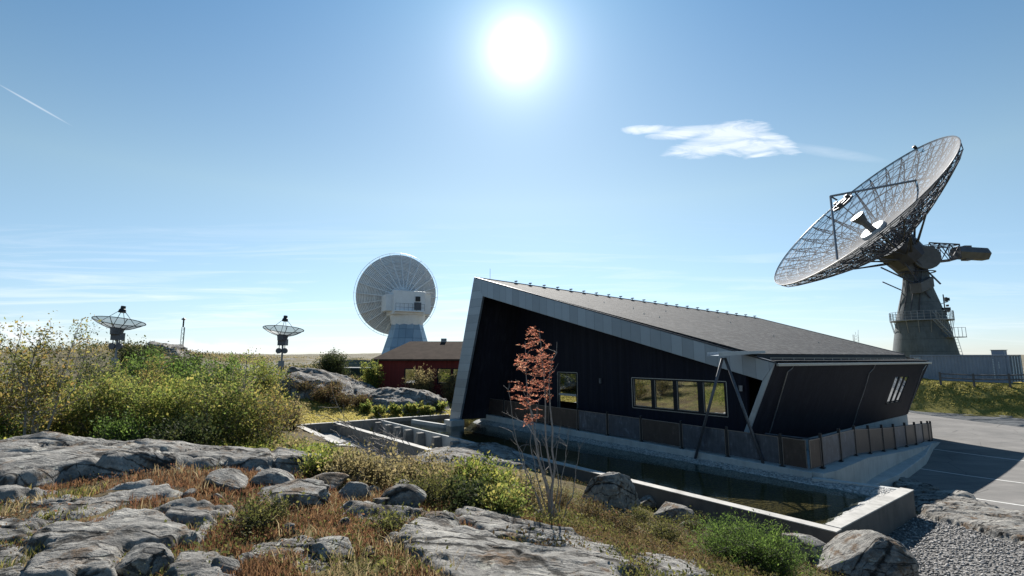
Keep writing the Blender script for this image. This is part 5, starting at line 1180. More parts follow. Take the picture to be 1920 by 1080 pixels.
rocks = [
 (42, 92, 868, 888, 21, 'small dark stone lying on the long whaleback rock at the far left', {}),
 (208, 335, 1028, 1100, 27, 'black shaded rock in front of the large blocky rock', dict(sub=6)),
 (395, 452, 1043, 1095, 29, 'small pale stone at the bottom edge, right one of two', {}),
 (385, 462, 884, 925, 30, 'angular split boulder standing in grass below the dark end of the whaleback', dict(cuts=12)),
 (463, 562, 882, 922, 31, 'rounded wedge boulder right of the angular split one', {}),
 (468, 625, 906, 966, 32, 'big rounded boulder in the middle of the boulder group', dict(rough=.7)),
 (562, 652, 891, 926, 33, 'smooth oval boulder behind the boulder group', {}),
 (632, 690, 885, 908, 34, 'small flat boulder at the back of the group', {}),
 (696, 732, 888, 908, 35, 'small dark stone alone at the back right of the group', {}),
 (628, 692, 908, 944, 36, 'round grey boulder between the big rounded one and the piled ones', {}),
 (722, 792, 913, 964, 37, 'tall dark boulder at the right end of the group', dict(cuts=12)),
 (698, 738, 929, 960, 38, 'small round boulder leaning on the tall dark boulder', {}),
 (733, 768, 903, 922, 39, 'little dark stone on top behind the tall dark boulder', {}),
 (570, 665, 1020, 1066, 40, 'lone wedge boulder in the olive grass at the bottom', dict(cuts=10)),
 (1078, 1198, 892, 958, 48, 'pointed pale rock leaning up against the pool wall', dict(cuts=16, sub=6, tilt=(.1, -.3))),
 (1194, 1236, 931, 955, 49, 'small stone at the foot of the pool wall right of the pointed rock', {}),
 (1222, 1310, 948, 985, 50, 'grey lump at the foot of the pool wall in heather', {}),
 (1325, 1475, 988, 1020, 51, 'long low rock under the pool wall behind the juniper', dict(flat=.4, sub=6)),
 (1462, 1568, 998, 1062, 52, 'rounded boulder right of the juniper under the pool corner', {}),
 (1545, 1700, 1008, 1110, 53, 'large whale shaped boulder touching the near pool corner', dict(sub=6, cuts=14, sink=.42)),
 (1770, 1832, 918, 945, 55, 'pale humped stone at the edge of the asphalt', {}),
]
for (u0, u1, v0, v1, sd, lab, kw) in rocks: rock_px(u0, u1, v0, v1, sd, lab, **kw)
rs_ = np.random.default_rng(50)
for i, (u, v, w) in enumerate([(120, 948, 26), (355, 930, 30), (405, 938, 22), (432, 985, 24), (505, 985, 20), (245, 985, 26), (648, 985, 26), (540, 1000, 30), (690, 1040, 30), (455, 1062, 36), (150, 900, 22), (700, 922, 20), (610, 952, 24), (820, 1065, 30), (1190, 1072, 34), (1010, 968, 24), (1290, 990, 26), (1425, 1012, 24)]):
    P = hit(u, v); wd = w / FPX * P[1] * 1.3
    near = ['by the rusty strip left of the whaleback stone', 'just right of the low cracked slab', 'between the low cracked slab and the angular boulder', 'below the fissured slab in grass', 'under the big rounded boulder', 'above the large blocky slab', 'beside the low grey slab', 'in grass between boulder group and wedge boulder', 'right of the lone wedge boulder', 'at the bottom edge left of the wedge boulder', 'under the front edge of the whaleback', 'beside the tall dark boulder, on its left', 'at the foot of the big rounded boulder', 'at the edge of the broad pale pavement', 'below the right end of the pale pavement', 'behind the long pale slab', 'in heather below the pool wall', 'in front of the long low rock by the pool wall'][i]
    rock(P, (wd, wd * rs_.uniform(.6, .9), wd * rs_.uniform(.4, .7)), 700 + i, 'small broken stone ' + near, name='stone', cat='stone', group='small stones scattered between the slabs', sub=4, rz=rs_.uniform(0, 3), cuts=14, sink=.3)
rock(V(-18.5, 33.5, 1.3), (5.5, 3.5, 1.6), 73, 'flat shelving rock on the slope below the slim small dish', name='rock_slab', cat='rock', sub=6, cuts=6, sink=.5)
rock(V(-23.5, 33.0, 2.0), (5.0, 4.5, 2.0), 74, 'dark rock showing through juniper between the two small dishes', name='rock_slab', cat='rock', sub=6, cuts=9, sink=.5)
rock(V(-31.5, 44, 3.6), (7, 6, 3.6), 75, 'rocky hilltop behind the left small dish', name='rock_knoll', cat='rock', sub=6, cuts=8, sink=.5, rough=.9)

# ------------------------------------------------------------------ foliage
def m_leaf(name, cols, trans=.45, rough=.55):
    m, t = newmat(name); g = t('ShaderNodeNewGeometry'); ri = g.outputs['Random Per Island']; P = g.outputs['Position']
    n = t.noise(P, 1.1, 4, .6); f = t.math('ADD', t.math('MULTIPLY', ri, .6), t.math('MULTIPLY', n, .4))
    k = len(cols); c = t.ramp(f, [(.15 + .65 * i / (k - 1), cols[i]) for i in range(k)])
    p = t('ShaderNodeBsdfPrincipled', {'Base Color': c, 'Roughness': .7, 'Specular IOR Level': .15})
    ct = t('ShaderNodeHueSaturation', {'Saturation': .95, 'Value': 2.1, 'Color': c}).outputs[0]
    tr = t('ShaderNodeBsdfTranslucent', {0: ct}); mx = t('ShaderNodeMixShader', {0: trans, 1: p.outputs[0], 2: tr.outputs[0]}); t('ShaderNodeOutputMaterial', {0: mx.outputs[0]}); return m
LF = {
 'bank': m_leaf('grass_bank', [(.14, .14, .03), (.27, .23, .06), (.38, .31, .11)], .5),
 'green': m_leaf('leaf_green', [(.045, .065, .014), (.09, .12, .022), (.15, .17, .03), (.24, .21, .045)]),
 'yellow': m_leaf('leaf_yellow_green', [(.045, .07, .016), (.095, .125, .026), (.165, .18, .04), (.24, .20, .05)]),
 'birch': m_leaf('leaf_birch', [(.05, .055, .018), (.11, .12, .028), (.20, .17, .04), (.18, .11, .035)]),
 'dark': m_leaf('leaf_dark', [(.02, .03, .012), (.035, .05, .018), (.07, .075, .02)], .3),
 'juniper': m_leaf('needle_juniper', [(.03, .055, .014), (.065, .11, .02), (.13, .19, .035)], .4),
 'tan': m_leaf('leaf_tan', [(.09, .08, .03), (.17, .14, .06), (.22, .17, .08)]),
 'red': m_leaf('leaf_rowan', [(.11, .03, .02), (.20, .06, .035), (.28, .10, .06), (.30, .17, .10)], .5),
 'heather': m_leaf('leaf_heather', [(.045, .03, .018), (.09, .06, .025), (.11, .10, .03), (.15, .08, .05)], .3),
 'heather_green': m_leaf('leaf_heath_green', [(.03, .035, .012), (.07, .075, .02), (.14, .13, .035)], .4),
 'rust': m_leaf('grass_rust', [(.035, .026, .015), (.10, .052, .027), (.18, .10, .045), (.12, .05, .027)], .4),
 'olive': m_leaf('grass_olive', [(.035, .045, .011), (.08, .09, .02), (.15, .14, .034), (.22, .17, .06)], .4),
 'straw': m_leaf('grass_straw', [(.10, .08, .04), (.19, .14, .07), (.28, .22, .12)], .4),
}
def leaf_mesh(name, P, D, size, mat, parent, r, aspect=.55, jitter=.5):
    """each leaf a small pointed quad at P, long axis near D"""
    n = len(P); D = D + r.normal(size=(n, 3)) * jitter; D /= np.linalg.norm(D, axis=1)[:, None] + 1e-9
    X = np.cross(D, r.normal(size=(n, 3))); X /= np.linalg.norm(X, axis=1)[:, None] + 1e-9
    s = (size * r.uniform(.5, 1.0, n) * (1 + .7 * (r.random(n) < .25)))[:, None]
    N = np.cross(D, X)
    a = P; b = P + D * s * .5 + X * s * aspect * .5 + N * s * .08; c = P + D * s; d = P + D * s * .5 - X * s * aspect * .5 + N * s * .08
    v = np.stack([a, b, c, d], 1).reshape(-1, 3); f = np.arange(n * 4).reshape(-1, 4)
    return mesh_np(name, v, f, mat, parent)
def curve(p, d, L, n, r, wob=.15, up=.0):
    pts = [p]; d = unit(d)
    for i in range(n): d = unit(d + r.normal(size=3) * wob + V(0, 0, up)); pts.append(pts[-1] + d * L / n)
    return np.array(pts)
def shrub(name, loc, h, spread, seed, leaf, nleaf, lsize, label, cat='shrub', group=None, stems=9, bark='bark_purple', stemr=.018, lean=.5, low=.15, subs=10, twigs=2, clump=.10, up=.10, aspect=.55, fill=0.0):
    r = np.random.default_rng(seed); loc = V(*loc); h = h * (.98 if 'birch' in name else .88)
    o = empty(name, loc, label, cat, group); mb = MB(); tips = []; dirs = []; wts = []
    for s in range(stems):
        az = 2 * math.pi * (s + r.random()) / stems; le = lean * r.uniform(.2, 1.0); hh = h * r.uniform(.55, 1.08)
        base = loc + V(math.cos(az), math.sin(az), 0) * spread * .10 * r.random() - V(0, 0, .1)
        pts = curve(base, V(math.cos(az) * le, math.sin(az) * le, 1), hh * 1.05, 8, r, .09, up)
        mb.tube(pts, np.linspace(stemr, stemr * .2, 9), 5)
        for k in range(subs):
            t = low + (1 - low) * (k + r.random()) / subs; i = min(7, int(t * 8)); p = pts[i] + (pts[i + 1] - pts[i]) * (t * 8 - i)
            a2 = r.uniform(0, 2 * math.pi); L = spread * (.28 + .45 * (1 - t)) * r.uniform(.6, 1.15)
            q = curve(p, V(math.cos(a2), math.sin(a2), .55), L, 4, r, .22, .08); mb.tube(q, np.linspace(stemr * .4, stemr * .12, 5), 3)
            for j in range(2, 5): tips.append(q[j]); dirs.append(q[j] - q[j - 1]); wts.append(1)
            for w in range(twigs):
                b = q[r.integers(1, 4)]; tw = curve(b, r.normal(size=3) + V(0, 0, .6), L * .5, 3, r, .3); mb.tube(tw, np.linspace(stemr * .2, stemr * .08, 4), 3)
                for j in (1, 2, 3): tips.append(tw[j]); dirs.append(tw[j] - tw[j - 1])
        tips.append(pts[-1]); dirs.append(V(0, 0, .1))
    mb.build('stems', M[bark], o)
    tips = np.array(tips); dirs = np.array(dirs); dirs /= np.linalg.norm(dirs, axis=1)[:, None] + 1e-9
    # uneven: some tips carry many leaves, some few
    w = r.random(len(tips)) ** 3.2 + .02; idx = r.choice(len(tips), nleaf, p=w / w.sum())
    P = tips[idx] + r.normal(size=(nleaf, 3)) * clump; 
    g = G(P[:, 0], P[:, 1]) if False else None
    P[:, 2] = np.maximum(P[:, 2], loc[2] + .02)
    leaf_mesh('foliage', P, dirs[idx] * .7 + V(0, 0, .15), lsize, LF[leaf], o, r, aspect)
    return o
def at(x, y): return V(x, y, Gs(x, y))
def col(u, d): return (u - 960) / FPX * d                 # x of a picture column at distance d
# left scrub: (column, distance, top row, spread, kind, ...)
scrub = [
 (-45, 12.0, 612, 1.3, 'birch', 'thin birch leaning out of the left edge of the picture', 8, 5200),
 (35, 13.0, 640, 1.4, 'birch', 'thin brownish birch with a dark leaning trunk near the left edge', 5, 4200),
 (92, 12.6, 602, 1.7, 'birch', 'tallest thin birch near the left edge with sparse yellow brown leaves', 4, 6200),
 (140, 18.5, 606, 2.2, 'dark', 'dark leafless topped birch behind the yellow scrub on the left', 9, 5200),
 (215, 20.5, 672, 2.2, 'yellow', 'yellow birch scrub just below the left small dish', 8, 7000),
 (275, 22.0, 668, 1.8, 'birch', 'golden scrub right of the left small dish', 8, 5200),
 (15, 16.5, 655, 2.2, 'yellow', 'yellow green scrub behind the birches at the left edge', 9, 7000),
 (190, 14.2, 705, 1.9, 'yellow', 'yellow green bush right of the tallest birch', 12, 11000),
 (262, 14.6, 690, 2.0, 'yellow', 'bright yellow green bush in the middle of the left scrub', 12, 12000),
 (335, 14.4, 705, 1.9, 'green', 'dense green bush in the middle of the scrub', 12, 12000),
 (405, 14.8, 700, 2.0, 'yellow', 'rounded yellow green bush right of the dense green one', 12, 12000),
 (470, 15.2, 725, 1.7, 'yellow', 'loose yellow green bush toward the right end of the scrub', 11, 8500),
 (462, 15.6, 640, 1.0, 'yellow', 'single tall sapling sticking up out of the right part of the scrub', 2, 1700),
 (515, 15.4, 715, 1.2, 'birch', 'brown twiggy bush at the right end of the scrub', 11, 4200),
 (120, 14.0, 770, 1.7, 'green', 'low green bush at the foot of the birches', 10, 7500),
 (255, 13.2, 790, 1.6, 'juniper', 'low dark bush behind the whaleback rock, left', 10, 8000),
 (370, 13.2, 795, 1.6, 'dark', 'low dark bush behind the whaleback rock, centre', 10, 8000),
 (560, 13.8, 832, .9, 'tan', 'low tan bush where the scrub meets the concrete basins', 8, 2800),
 (20, 13.0, 790, 1.6, 'juniper', 'low dark bush at the left edge behind the whaleback rock', 9, 7000),
]
for i, (u, d, vt, sp, kind, lab, st, nl) in enumerate(scrub):
    p = at(col(u, d), d); h = Py(u, vt, d)[2] - p[2]
    nm = 'birch_sapling' if kind == 'birch' else ('juniper_bush' if kind == 'juniper' else 'leafy_bush'); cat = 'birch' if kind == 'birch' else ('juniper' if kind == 'juniper' else 'bush')
    shrub(nm, p, h, sp, 200 + i, kind, int(nl * (.55 if kind == 'birch' else .64)), .078 if kind != 'juniper' else .06, lab, cat, stems=st, bark=('bark_grey' if st < 6 else 'bark_purple') if kind != 'dark' else 'bark_dark', stemr=.034 if st < 6 else .017, lean=.22 if st < 6 else .62, low=.25 if kind == 'birch' else .08, subs=14 if st < 6 else 11, clump=.11, twigs=3)
# junipers and scrub further back
far = [
 (300, 30, 652, 3.2, 'juniper', 'spreading green juniper on the slope right of the left small dish', 10, 7000, .12),
 (350, 33, 660, 3.4, 'dark', 'dark juniper below the thin lattice mast', 10, 6500, .12),
 (395, 29, 675, 3.0, 'juniper', 'green juniper mound right of the thin lattice mast', 10, 6500, .12),
 (440, 31, 672, 2.6, 'green', 'low green scrub left of the slim small dish', 9, 5000, .12),
 (505, 34, 672, 2.6, 'green', 'bright green scrub at the foot of the slim small dish', 9, 5000, .12),
 (262, 36, 650, 3.2, 'dark', 'dark bushes on the shoulder of the rocky hilltop', 10, 6000, .14),
 (628, 44, 664, 2.6, 'dark', 'solitary dark spiky juniper on the heath left of the green shed', 16, 9000, .13),
 (702, 43, 676, 1.2, 'green', 'light green bush at the left corner of the red house', 10, 5000, .13),
 (792, 42.5, 684, 1.7, 'tan', 'tan leaved bush in front of the red house windows', 12, 6500, .12),
 (846, 42.5, 700, 1.0, 'tan', 'smaller tan bush next to the zinc upright of the black building', 9, 3000, .12),
 (335, 24, 705, 2.4, 'green', 'green bush halfway up the slope behind the dense scrub', 10, 6000, .10),
 (450, 24, 720, 2.2, 'tan', 'dry tan scrub on the slope behind the scrub', 9, 3500, .10),
 (520, 26, 712, 2.0, 'birch', 'reddish dry scrub below the slim small dish', 9, 3200, .10),
 (560, 29, 745, 1.4, 'tan', 'dry brown scrub left of the rock knolls', 8, 2800, .10),
]
for i, (u, d, vt, sp, kind, lab, st, nl, ls) in enumerate(far):
    p = at(col(u, d), d); h = max(.7, Py(u, vt, d)[2] - p[2])
    nm = 'juniper_bush' if kind in ('juniper', 'dark') else 'leafy_bush'
    shrub(nm, p, h, sp, 300 + i, kind, nl, ls, lab, 'juniper' if 'juniper' in nm else 'bush', stems=st, stemr=.03, bark='bark_dark', lean=.7, low=.05, subs=10, clump=.16, twigs=3)
# leafy plants at the foot of the knoll
for i, (u, vv) in enumerate([(688, 770), (712, 776), (742, 774), (770, 772), (798, 771), (825, 768)]):
    P = hit(u, vv + 4, 26, 45); shrub('leafy_plant', P, .75, .9, 400 + i, 'yellow' if i != 2 else 'green', 900, .16, 'broad leaved plant at the foot of the rock knolls, %s from the left' % ['first', 'second', 'third', 'fourth', 'fifth', 'last'][i], 'plant', 'leafy plants under the knoll', stems=6, subs=5, twigs=1, lean=1.0, clump=.06, aspect=.7)
# low bushes of the middle ground
lowb = [
 (652, 897, 862, 1.2, 'tan', 'dry olive bush beside the left basin wall', 3600), (700, 908, 876, 1.2, 'tan', 'sparse bush under the dead branch, left', 2200), (600, 888, 852, .9, 'green', 'low bush at the right end of the whaleback', 2500),
 (775, 905, 872, 1.3, 'tan', 'sparse bush under the dead branch, right', 2600), (845, 938, 868, 1.3, 'tan', 'olive brown bush below the pale pool rock', 4200), (905, 945, 862, 1.4, 'green', 'dense green bush left of the rowan', 6500),
 (968, 955, 878, 1.2, 'tan', 'thin olive bush just behind the rowan stems', 3600), (880, 965, 890, 1.0, 'dark', 'dark low bush in front of the dense green bush', 4200), (935, 975, 905, 1.0, 'yellow', 'olive tuft bush left of the rowan foot', 3600),
 (1040, 960, 905, .9, 'heather', 'brown heather bush at the rowan foot', 3000), (1105, 985, 930, .9, 'heather', 'brown heather bush right of the rowan foot', 3000), (800, 950, 888, 1.0, 'heather_green', 'green brown bush beside the tall dark boulder', 3600),
 (1160, 1010, 950, .9, 'heather', 'reddish heather bush above the pale slabs', 3200), (1250, 1030, 975, 1.0, 'heather_green', 'mixed heather bush left of the juniper', 3600), (1200, 985, 945, .8, 'heather_green', 'low heather bush below the pointed rock', 2600),
 (1300, 1000, 955, .8, 'heather_green', 'green heather bush close to the pool wall', 2600), (730, 1000, 965, .6, 'heather_green', 'small heather bush beside the low slab', 1500), (490, 985, 935, .8, 'heather_green', 'small green bush in the grass below the big rounded boulder', 2400),
]
for i, (u, vb, vt, sp, kind, lab, nl) in enumerate(lowb):
    P = hit(u, vb); h = max(.25, Py(u, vt, P[1])[2] - P[2]); k = P[1] / 12
    shrub('heather_bush' if 'heather' in kind else 'low_bush', P, h, sp * .8, 500 + i, kind, int(nl * .8), .05 if 'heather' not in kind else .032, lab, 'heather' if 'heather' in kind else 'bush', stems=12, subs=8, twigs=3, stemr=.008, lean=.9, low=.05, clump=.045, bark='bark_dark')
for i, (x, y, h, sp) in enumerate([(-15.8, 38.0, .9, 1.8), (-14.2, 37.4, 1.0, 1.8), (-12.6, 37.5, .9, 1.7), (-11.3, 37.6, .9, 1.4), (-13.6, 38.4, 1.5, 1.5), (-16.9, 38.6, .8, 1.6)]):
    shrub('heather_bush', (x, y, Gs(x, y) + .15 * (i == 4)), h, sp, 600 + i, 'heather', 2600, .10, ['dark brown heather hanging over the left end of the long rock knoll', 'wide brown heather clump at the foot of the long rock knoll, left of its middle', 'brown heather clump at the foot of the long rock knoll, right of its middle', 'brown heather clump in the notch between the two rock knolls', 'tallest heather clump, growing high on the face of the long rock knoll', 'small heather clump behind the left end of the long rock knoll'][i], 'heather', 'heather clumps on the long rock knoll', stems=9, subs=7, twigs=2, lean=1.0, bark='bark_dark', clump=.12)
# bottom right juniper
for i, (u, vb, vt, sp, lab) in enumerate([(1375, 1060, 985, 1.3, 'bright green juniper bush at the bottom right, left part'), (1450, 1090, 1000, 1.1, 'bright green juniper bush at the bottom right, right part')]):
    P = hit(u, vb); h = Py(u, vt, P[1])[2] - P[2]
    shrub('juniper_bush', P, h, sp, 560 + i, 'juniper', 15000, .035, lab, 'juniper', stems=16, subs=11, twigs=4, stemr=.010, lean=1.1, low=.05, clump=.035, aspect=.35)

# ------------------------------------------------------------------ rowan sapling in front of the pool
def rowan():
    P = hit(1036, 985); r = np.random.default_rng(5); d0 = P[1]
    o = empty('rowan_sapling', P, 'slender many stemmed rowan with coral red leaf clusters standing before the pool', 'tree')
    mb = MB(); Pl = []; Dl = []
    def at2(u, v, dy=0.0): return Py(u, v, d0 + dy)
    stems = [[(1038, 985), (1034, 900), (1023, 790), (1020, 700), (1012, 617)], [(1040, 985), (1042, 880), (1032, 770), (1030, 700), (1046, 640)], [(1030, 985), (1018, 890), (996, 800), (990, 720), (985, 640)],
             [(1028, 980), (1004, 920), (985, 880), (962, 800), (955, 735), (946, 722)], [(1034, 985), (1008, 900), (995, 850), (1000, 780), (968, 710)], [(1044, 985), (1052, 900), (1062, 850), (1066, 800)],
             [(1036, 985), (1024, 905), (1010, 830), (985, 790), (940, 775)], [(1046, 985), (1046, 910), (1044, 850), (1048, 800)], [(1030, 985), (992, 900), (980, 850), (960, 812), (935, 800)], [(1048, 985), (1072, 930), (1080, 880), (1086, 830)], [(1026, 985), (990, 935), (985, 890)], [(1040, 985), (1030, 920), (1012, 860), (1004, 800), (1012, 745)]]
    leafy = {0: .52, 1: .62, 2: .45, 4: .72, 11: .8}
    for i, st in enumerate(stems):
        dy = r.uniform(-.35, .35); q = np.array([at2(u, v, dy * k / max(1, len(st) - 1)) for k, (u, v) in enumerate(st)]); q[0] = P + V(*r.normal(size=2) * .06, -.1)
        t = np.linspace(0, len(q) - 1, 13); pts = np.stack([np.interp(t, range(len(q)), q[:, k]) for k in range(3)], 1); pts[1:] += r.normal(size=(12, 3)) * .012
        R0 = .019 if i < 3 else .010; mb.tube(pts, np.linspace(R0, R0 * .22, 13), 5)
        for k in range(7 if i < 5 else 4):
            j = r.integers(3, 12); L = r.uniform(.2, .45) * (1 - j / 20); b = curve(pts[j], V(r.uniform(-1, 1), r.uniform(-1, 1), .9), L, 4, r, .2, .08); mb.tube(b, np.linspace(R0 * .35, R0 * .1, 5), 3)
            if i in leafy and j / 12 > leafy[i]: Pl += [b[2], b[3], b[4]]; Dl += [b[2] - b[1], b[3] - b[2], b[4] - b[3]]
        if i in leafy:
            for j in range(int(12 * leafy[i]), 13): Pl += [pts[j]] * 2; Dl += [V(r.uniform(-1, -.1), r.uniform(-1, 1), .1)] * 2
    mb.build('stems', M['bark_grey'], o)
    # leaf sprays: drooping pinnate leaves swept to the left
    blobs = [(1008, 640, 18, 30, .22), (1000, 668, 32, 24, .25), (1015, 690, 34, 30, .25), (975, 685, 18, 12, .16), (985, 735, 30, 18, .22), (1035, 672, 16, 28, .16), (1000, 770, 26, 20, .2), (1018, 725, 26, 22, .2), (1038, 735, 12, 12, .1), (968, 722, 16, 8, .12), (1012, 620, 8, 10, .08), (1032, 700, 18, 22, .15), (990, 790, 16, 10, .1)]
    tot = sum(b[2] * b[3] for b in blobs); LP = []; LD = []
    for (u, v, ru, rv, dz) in blobs:
        n = int(200 * ru * rv / tot) + 2
        for k in range(n):
            a = r.uniform(0, 2 * math.pi); s = math.sqrt(r.random()); c = at2(1008 + (u - 1008) * .85 + ru * .8 * s * math.cos(a), v + rv * s * math.sin(a), r.normal() * dz)
            d = unit(V(-.8 + r.normal() * .35, r.normal() * .5, -.15 + r.normal() * .3)); L = r.uniform(.07, .13); side = unit(np.cross(d, V(0, 0, 1) + r.normal(size=3) * .4))
            mbp = [c + d * L * t for t in np.linspace(.1, 1, 6)]
            for p in mbp:
                for sg in (-1, 1): LP.append(p); LD.append(side * sg + d * .8)
            LP.append(c + d * L); LD.append(d)
    leaf_mesh('leaves', np.array(LP), np.array(LD), .036, LF['red'], o, r, .38, .25)
rowan()
# bare twigs and the dead branch
def dead():
    r = np.random.default_rng(9); P = hit(850, 905); o = empty('dead_branch', P, 'bare grey dead branch arching left over the low bushes toward the basins', 'branch')
    mb = MB(); q = np.array([Py(u, v, P[1] - 1.2 + k * .10) for k, (u, v) in enumerate([(848, 900), (835, 885), (815, 875), (780, 869), (745, 865), (720, 852), (700, 838), (680, 820)])]); mb.tube(q, np.linspace(.045, .016, 8), 6)
    for k in range(24):
        j = r.integers(3, 8); b = curve(q[j], V(-1 + r.normal() * .4, r.normal() * .4, .55 + r.normal() * .4), r.uniform(.5, 2.2), 7, r, .16); mb.tube(b, np.linspace(.014, .005, 8), 4)
        for m in range(4): jj = r.integers(2, 7); c = curve(b[jj], V(-1 + r.normal() * .6, r.normal() * .5, .3 + r.normal() * .6), r.uniform(.2, .7), 4, r, .2); mb.tube(c, np.linspace(.007, .003, 5), 3)
    mb.build('branch', M['dead_wood'], o)
dead()

# ------------------------------------------------------------------ grass, heather cover, pebbles (uncountable)
def sample_ground(n, seed, upper, dmin, dmax, dens=None):
    """points over the ground seen in the foreground; polar, denser near"""
    r = np.random.default_rng(seed); th = np.radians(r.uniform(upper[0], upper[1], n)); u = r.random(n); d = np.exp(np.log(dmin) + u * (np.log(dmax) - np.log(dmin)))
    x = d * np.sin(th); y = d * np.cos(th); k = ~inpoly(x, y, POOLPOLY)
    for poly, x0, y0, x1, y1 in SLABS:
        b = (x > x0) & (x < x1) & (y > y0) & (y < y1); ii = np.where(b)[0]
        if len(ii): sdv = sdist(x[ii], y[ii], poly) + .12 * fbm(np.stack([x[ii], y[ii], 0 * x[ii]], 1), 2.5, 2); k[ii[sdv > .06]] = False
    if dens is not None: k &= r.random(n) < dens(x, y)
    return x[k], y[k], r
def grass(name, n, seed, ang, dmin, dmax, hgt, mat, dens, lab, wid=.0045, lean=.45, clump=6):
    x, y, r = sample_ground(n, seed, ang, dmin, dmax, dens); k = len(x)
    x = np.repeat(x, clump) + r.normal(size=k * clump) * .035; y = np.repeat(y, clump) + r.normal(size=k * clump) * .035; z = G(x, y) - .01; n = len(x); d = np.hypot(x, y)
    h = np.repeat(hgt * r.uniform(.45, 1.25, k), clump) * r.uniform(.6, 1.2, n); az = np.repeat(r.uniform(0, 6.28, k), clump) + r.normal(size=n) * 1.2; le = lean * r.uniform(.2, 1.3, n)
    w = np.maximum(wid, d * .00075) * r.uniform(.7, 1.3, n); fa = r.uniform(0, 6.28, n)
    dx = np.cos(az) * le; dy = np.sin(az) * le; ax = np.cos(fa) * w; ay = np.sin(fa) * w
    z0 = np.zeros(n)
    base = np.stack([x, y, z], 1); A = np.stack([ax, ay, z0], 1); m1 = base + np.stack([dx * h * .35, dy * h * .35, h * .55], 1); tip = base + np.stack([dx * h, dy * h, h * (1 - .25 * le)], 1)
    v = np.stack([base - A, base + A, m1 + A * .7, m1 - A * .7, tip], 1).reshape(-1, 3)
    b = np.arange(n)[:, None] * 5; q = b + np.array([[0, 1, 2, 3]]); tr = b + np.array([[3, 2, 4, 4]])
    me_v = v; f = np.concatenate([q, b + np.array([[3, 2, 4, 3]])])
    # build with mixed faces
    me = bpy.data.meshes.new(name); me.vertices.add(len(v)); me.vertices.foreach_set('co', v.astype(np.float32).ravel())
    tri = b + np.array([[3, 2, 4]]); loops = np.concatenate([q.ravel(), tri.ravel()]).astype(np.int32); me.loops.add(len(loops)); me.loops.foreach_set('vertex_index', loops)
    st = np.concatenate([np.arange(n) * 4, 4 * n + np.arange(n) * 3]).astype(np.int32); me.polygons.add(2 * n); me.polygons.foreach_set('loop_start', st); me.update(calc_edges=True); me.validate()
    me.materials.append(mat); o = bpy.data.objects.new(name, me); COL.objects.link(o); tag(o, lab, 'grass', kind='stuff'); return o
def zn(x, y, s, k): return fbm(np.stack([x, y, np.full_like(x, k)], 1), s, 3)
def pxu(x, y): return 960 + FPX * x / (y * 1.0)
near = lambda x, y: 1 - sstep(9.5, 12, np.hypot(x, y)) * .6
isleft = lambda x, y: 1 - sstep(-.3, .9, x - .12 * y + zn(x, y, .7, 4) * .5)
grass('rust_grass', 42000, 31, (-52, 12), 2.2, 11, .085, LF['rust'], lambda x, y: sstep(.0, .2, zn(x, y, .62, 1)) * sstep(-.5, .1, zn(x, y, 2.6, 21)) * isleft(x, y), 'rust coloured dry grass among the foreground rocks')
grass('olive_grass', 36000, 32, (-52, 14), 2.2, 12, .10, LF['olive'], lambda x, y: sstep(-.02, .22, -zn(x, y, .62, 1) + .16) * sstep(-.5, .1, zn(x, y, 2.6, 22)) * isleft(x, y), 'olive green grass in hollows between the foreground rocks')
grass('straw_grass', 7000, 33, (-52, 30), 2.2, 14, .17, LF['straw'], lambda x, y: sstep(.15, .5, zn(x, y, .9, 2)) * (.35 + .65 * isleft(x, y)), 'pale straw stalks standing above the foreground grass', lean=.6, clump=4)
grass('bank_grass', 26000, 34, (36, 56), 50, 72, .075, LF['bank'], lambda x, y: sstep(.2, .6, (x - 36.89) * .719 + (y - 45.62) * .695), 'sunlit yellow green grass on the bank below the container', wid=.02, clump=4)
grass('lawn_grass', 9000, 35, (-30, -4), 31, 42, .12, LF['bank'], lambda x, y: sstep(31, 33, y - .28 * (x + 13)) * 1.0, 'short bright grass between the basins and the rock knolls', wid=.012, clump=4)
grass('verge_grass', 2600, 36, (38, 50), 17, 23, .10, LF['olive'], lambda x, y: ((x > 16.2) & (y < 17.6 + .0 * x) & (y > 13)).astype(float) * sstep(-.2, .3, zn(x, y, .5, 6)), 'green grass verge at the asphalt edge')
def cover(name, n, seed, ang, dmin, dmax, mat, dens, lab, size, hgt, cat='ground cover', clump=14, rad=.12):
    x, y, r = sample_ground(n, seed, ang, dmin, dmax, dens); k = len(x); d = np.hypot(x, y); s = np.repeat(np.maximum(1, d / 9), clump)
    hh = np.repeat(hgt * r.uniform(.3, 1.3, k), clump); x = np.repeat(x, clump) + r.normal(size=k * clump) * rad * s; y = np.repeat(y, clump) + r.normal(size=k * clump) * rad * s
    z = G(x, y) + r.random(len(x)) ** .7 * hh; P = np.stack([x, y, z], 1); D = np.stack([r.normal(size=len(x)), r.normal(size=len(x)), np.abs(r.normal(size=len(x))) + .4], 1)
    m = MB(); n = len(P); D /= np.linalg.norm(D, axis=1)[:, None]; o = leaf_mesh(name, P, D, size, mat, None, r, .5, .3); tag(o, lab, cat, kind='stuff'); return o
rightz = lambda x, y: sstep(-.6, .5, x - .10 * y + .3) * (1 - sstep(-.3, .3, x - 7.2 - .1 * (y - 9)))
cover('heather_cover', 9500, 41, (-12, 42), 4.5, 19, LF['heather'], lambda x, y: sstep(-.25, .25, zn(x, y, .8, 3)) * rightz(x, y), 'red brown heather carpet between the rocks and the pool', .034, .16)
cover('crowberry_cover', 9000, 42, (-14, 42), 4.5, 19, LF['heather_green'], lambda x, y: sstep(-.25, .25, -zn(x, y, .8, 3) + .1) * rightz(x, y), 'yellow green dwarf shrub carpet between the rocks and the pool', .036, .18)
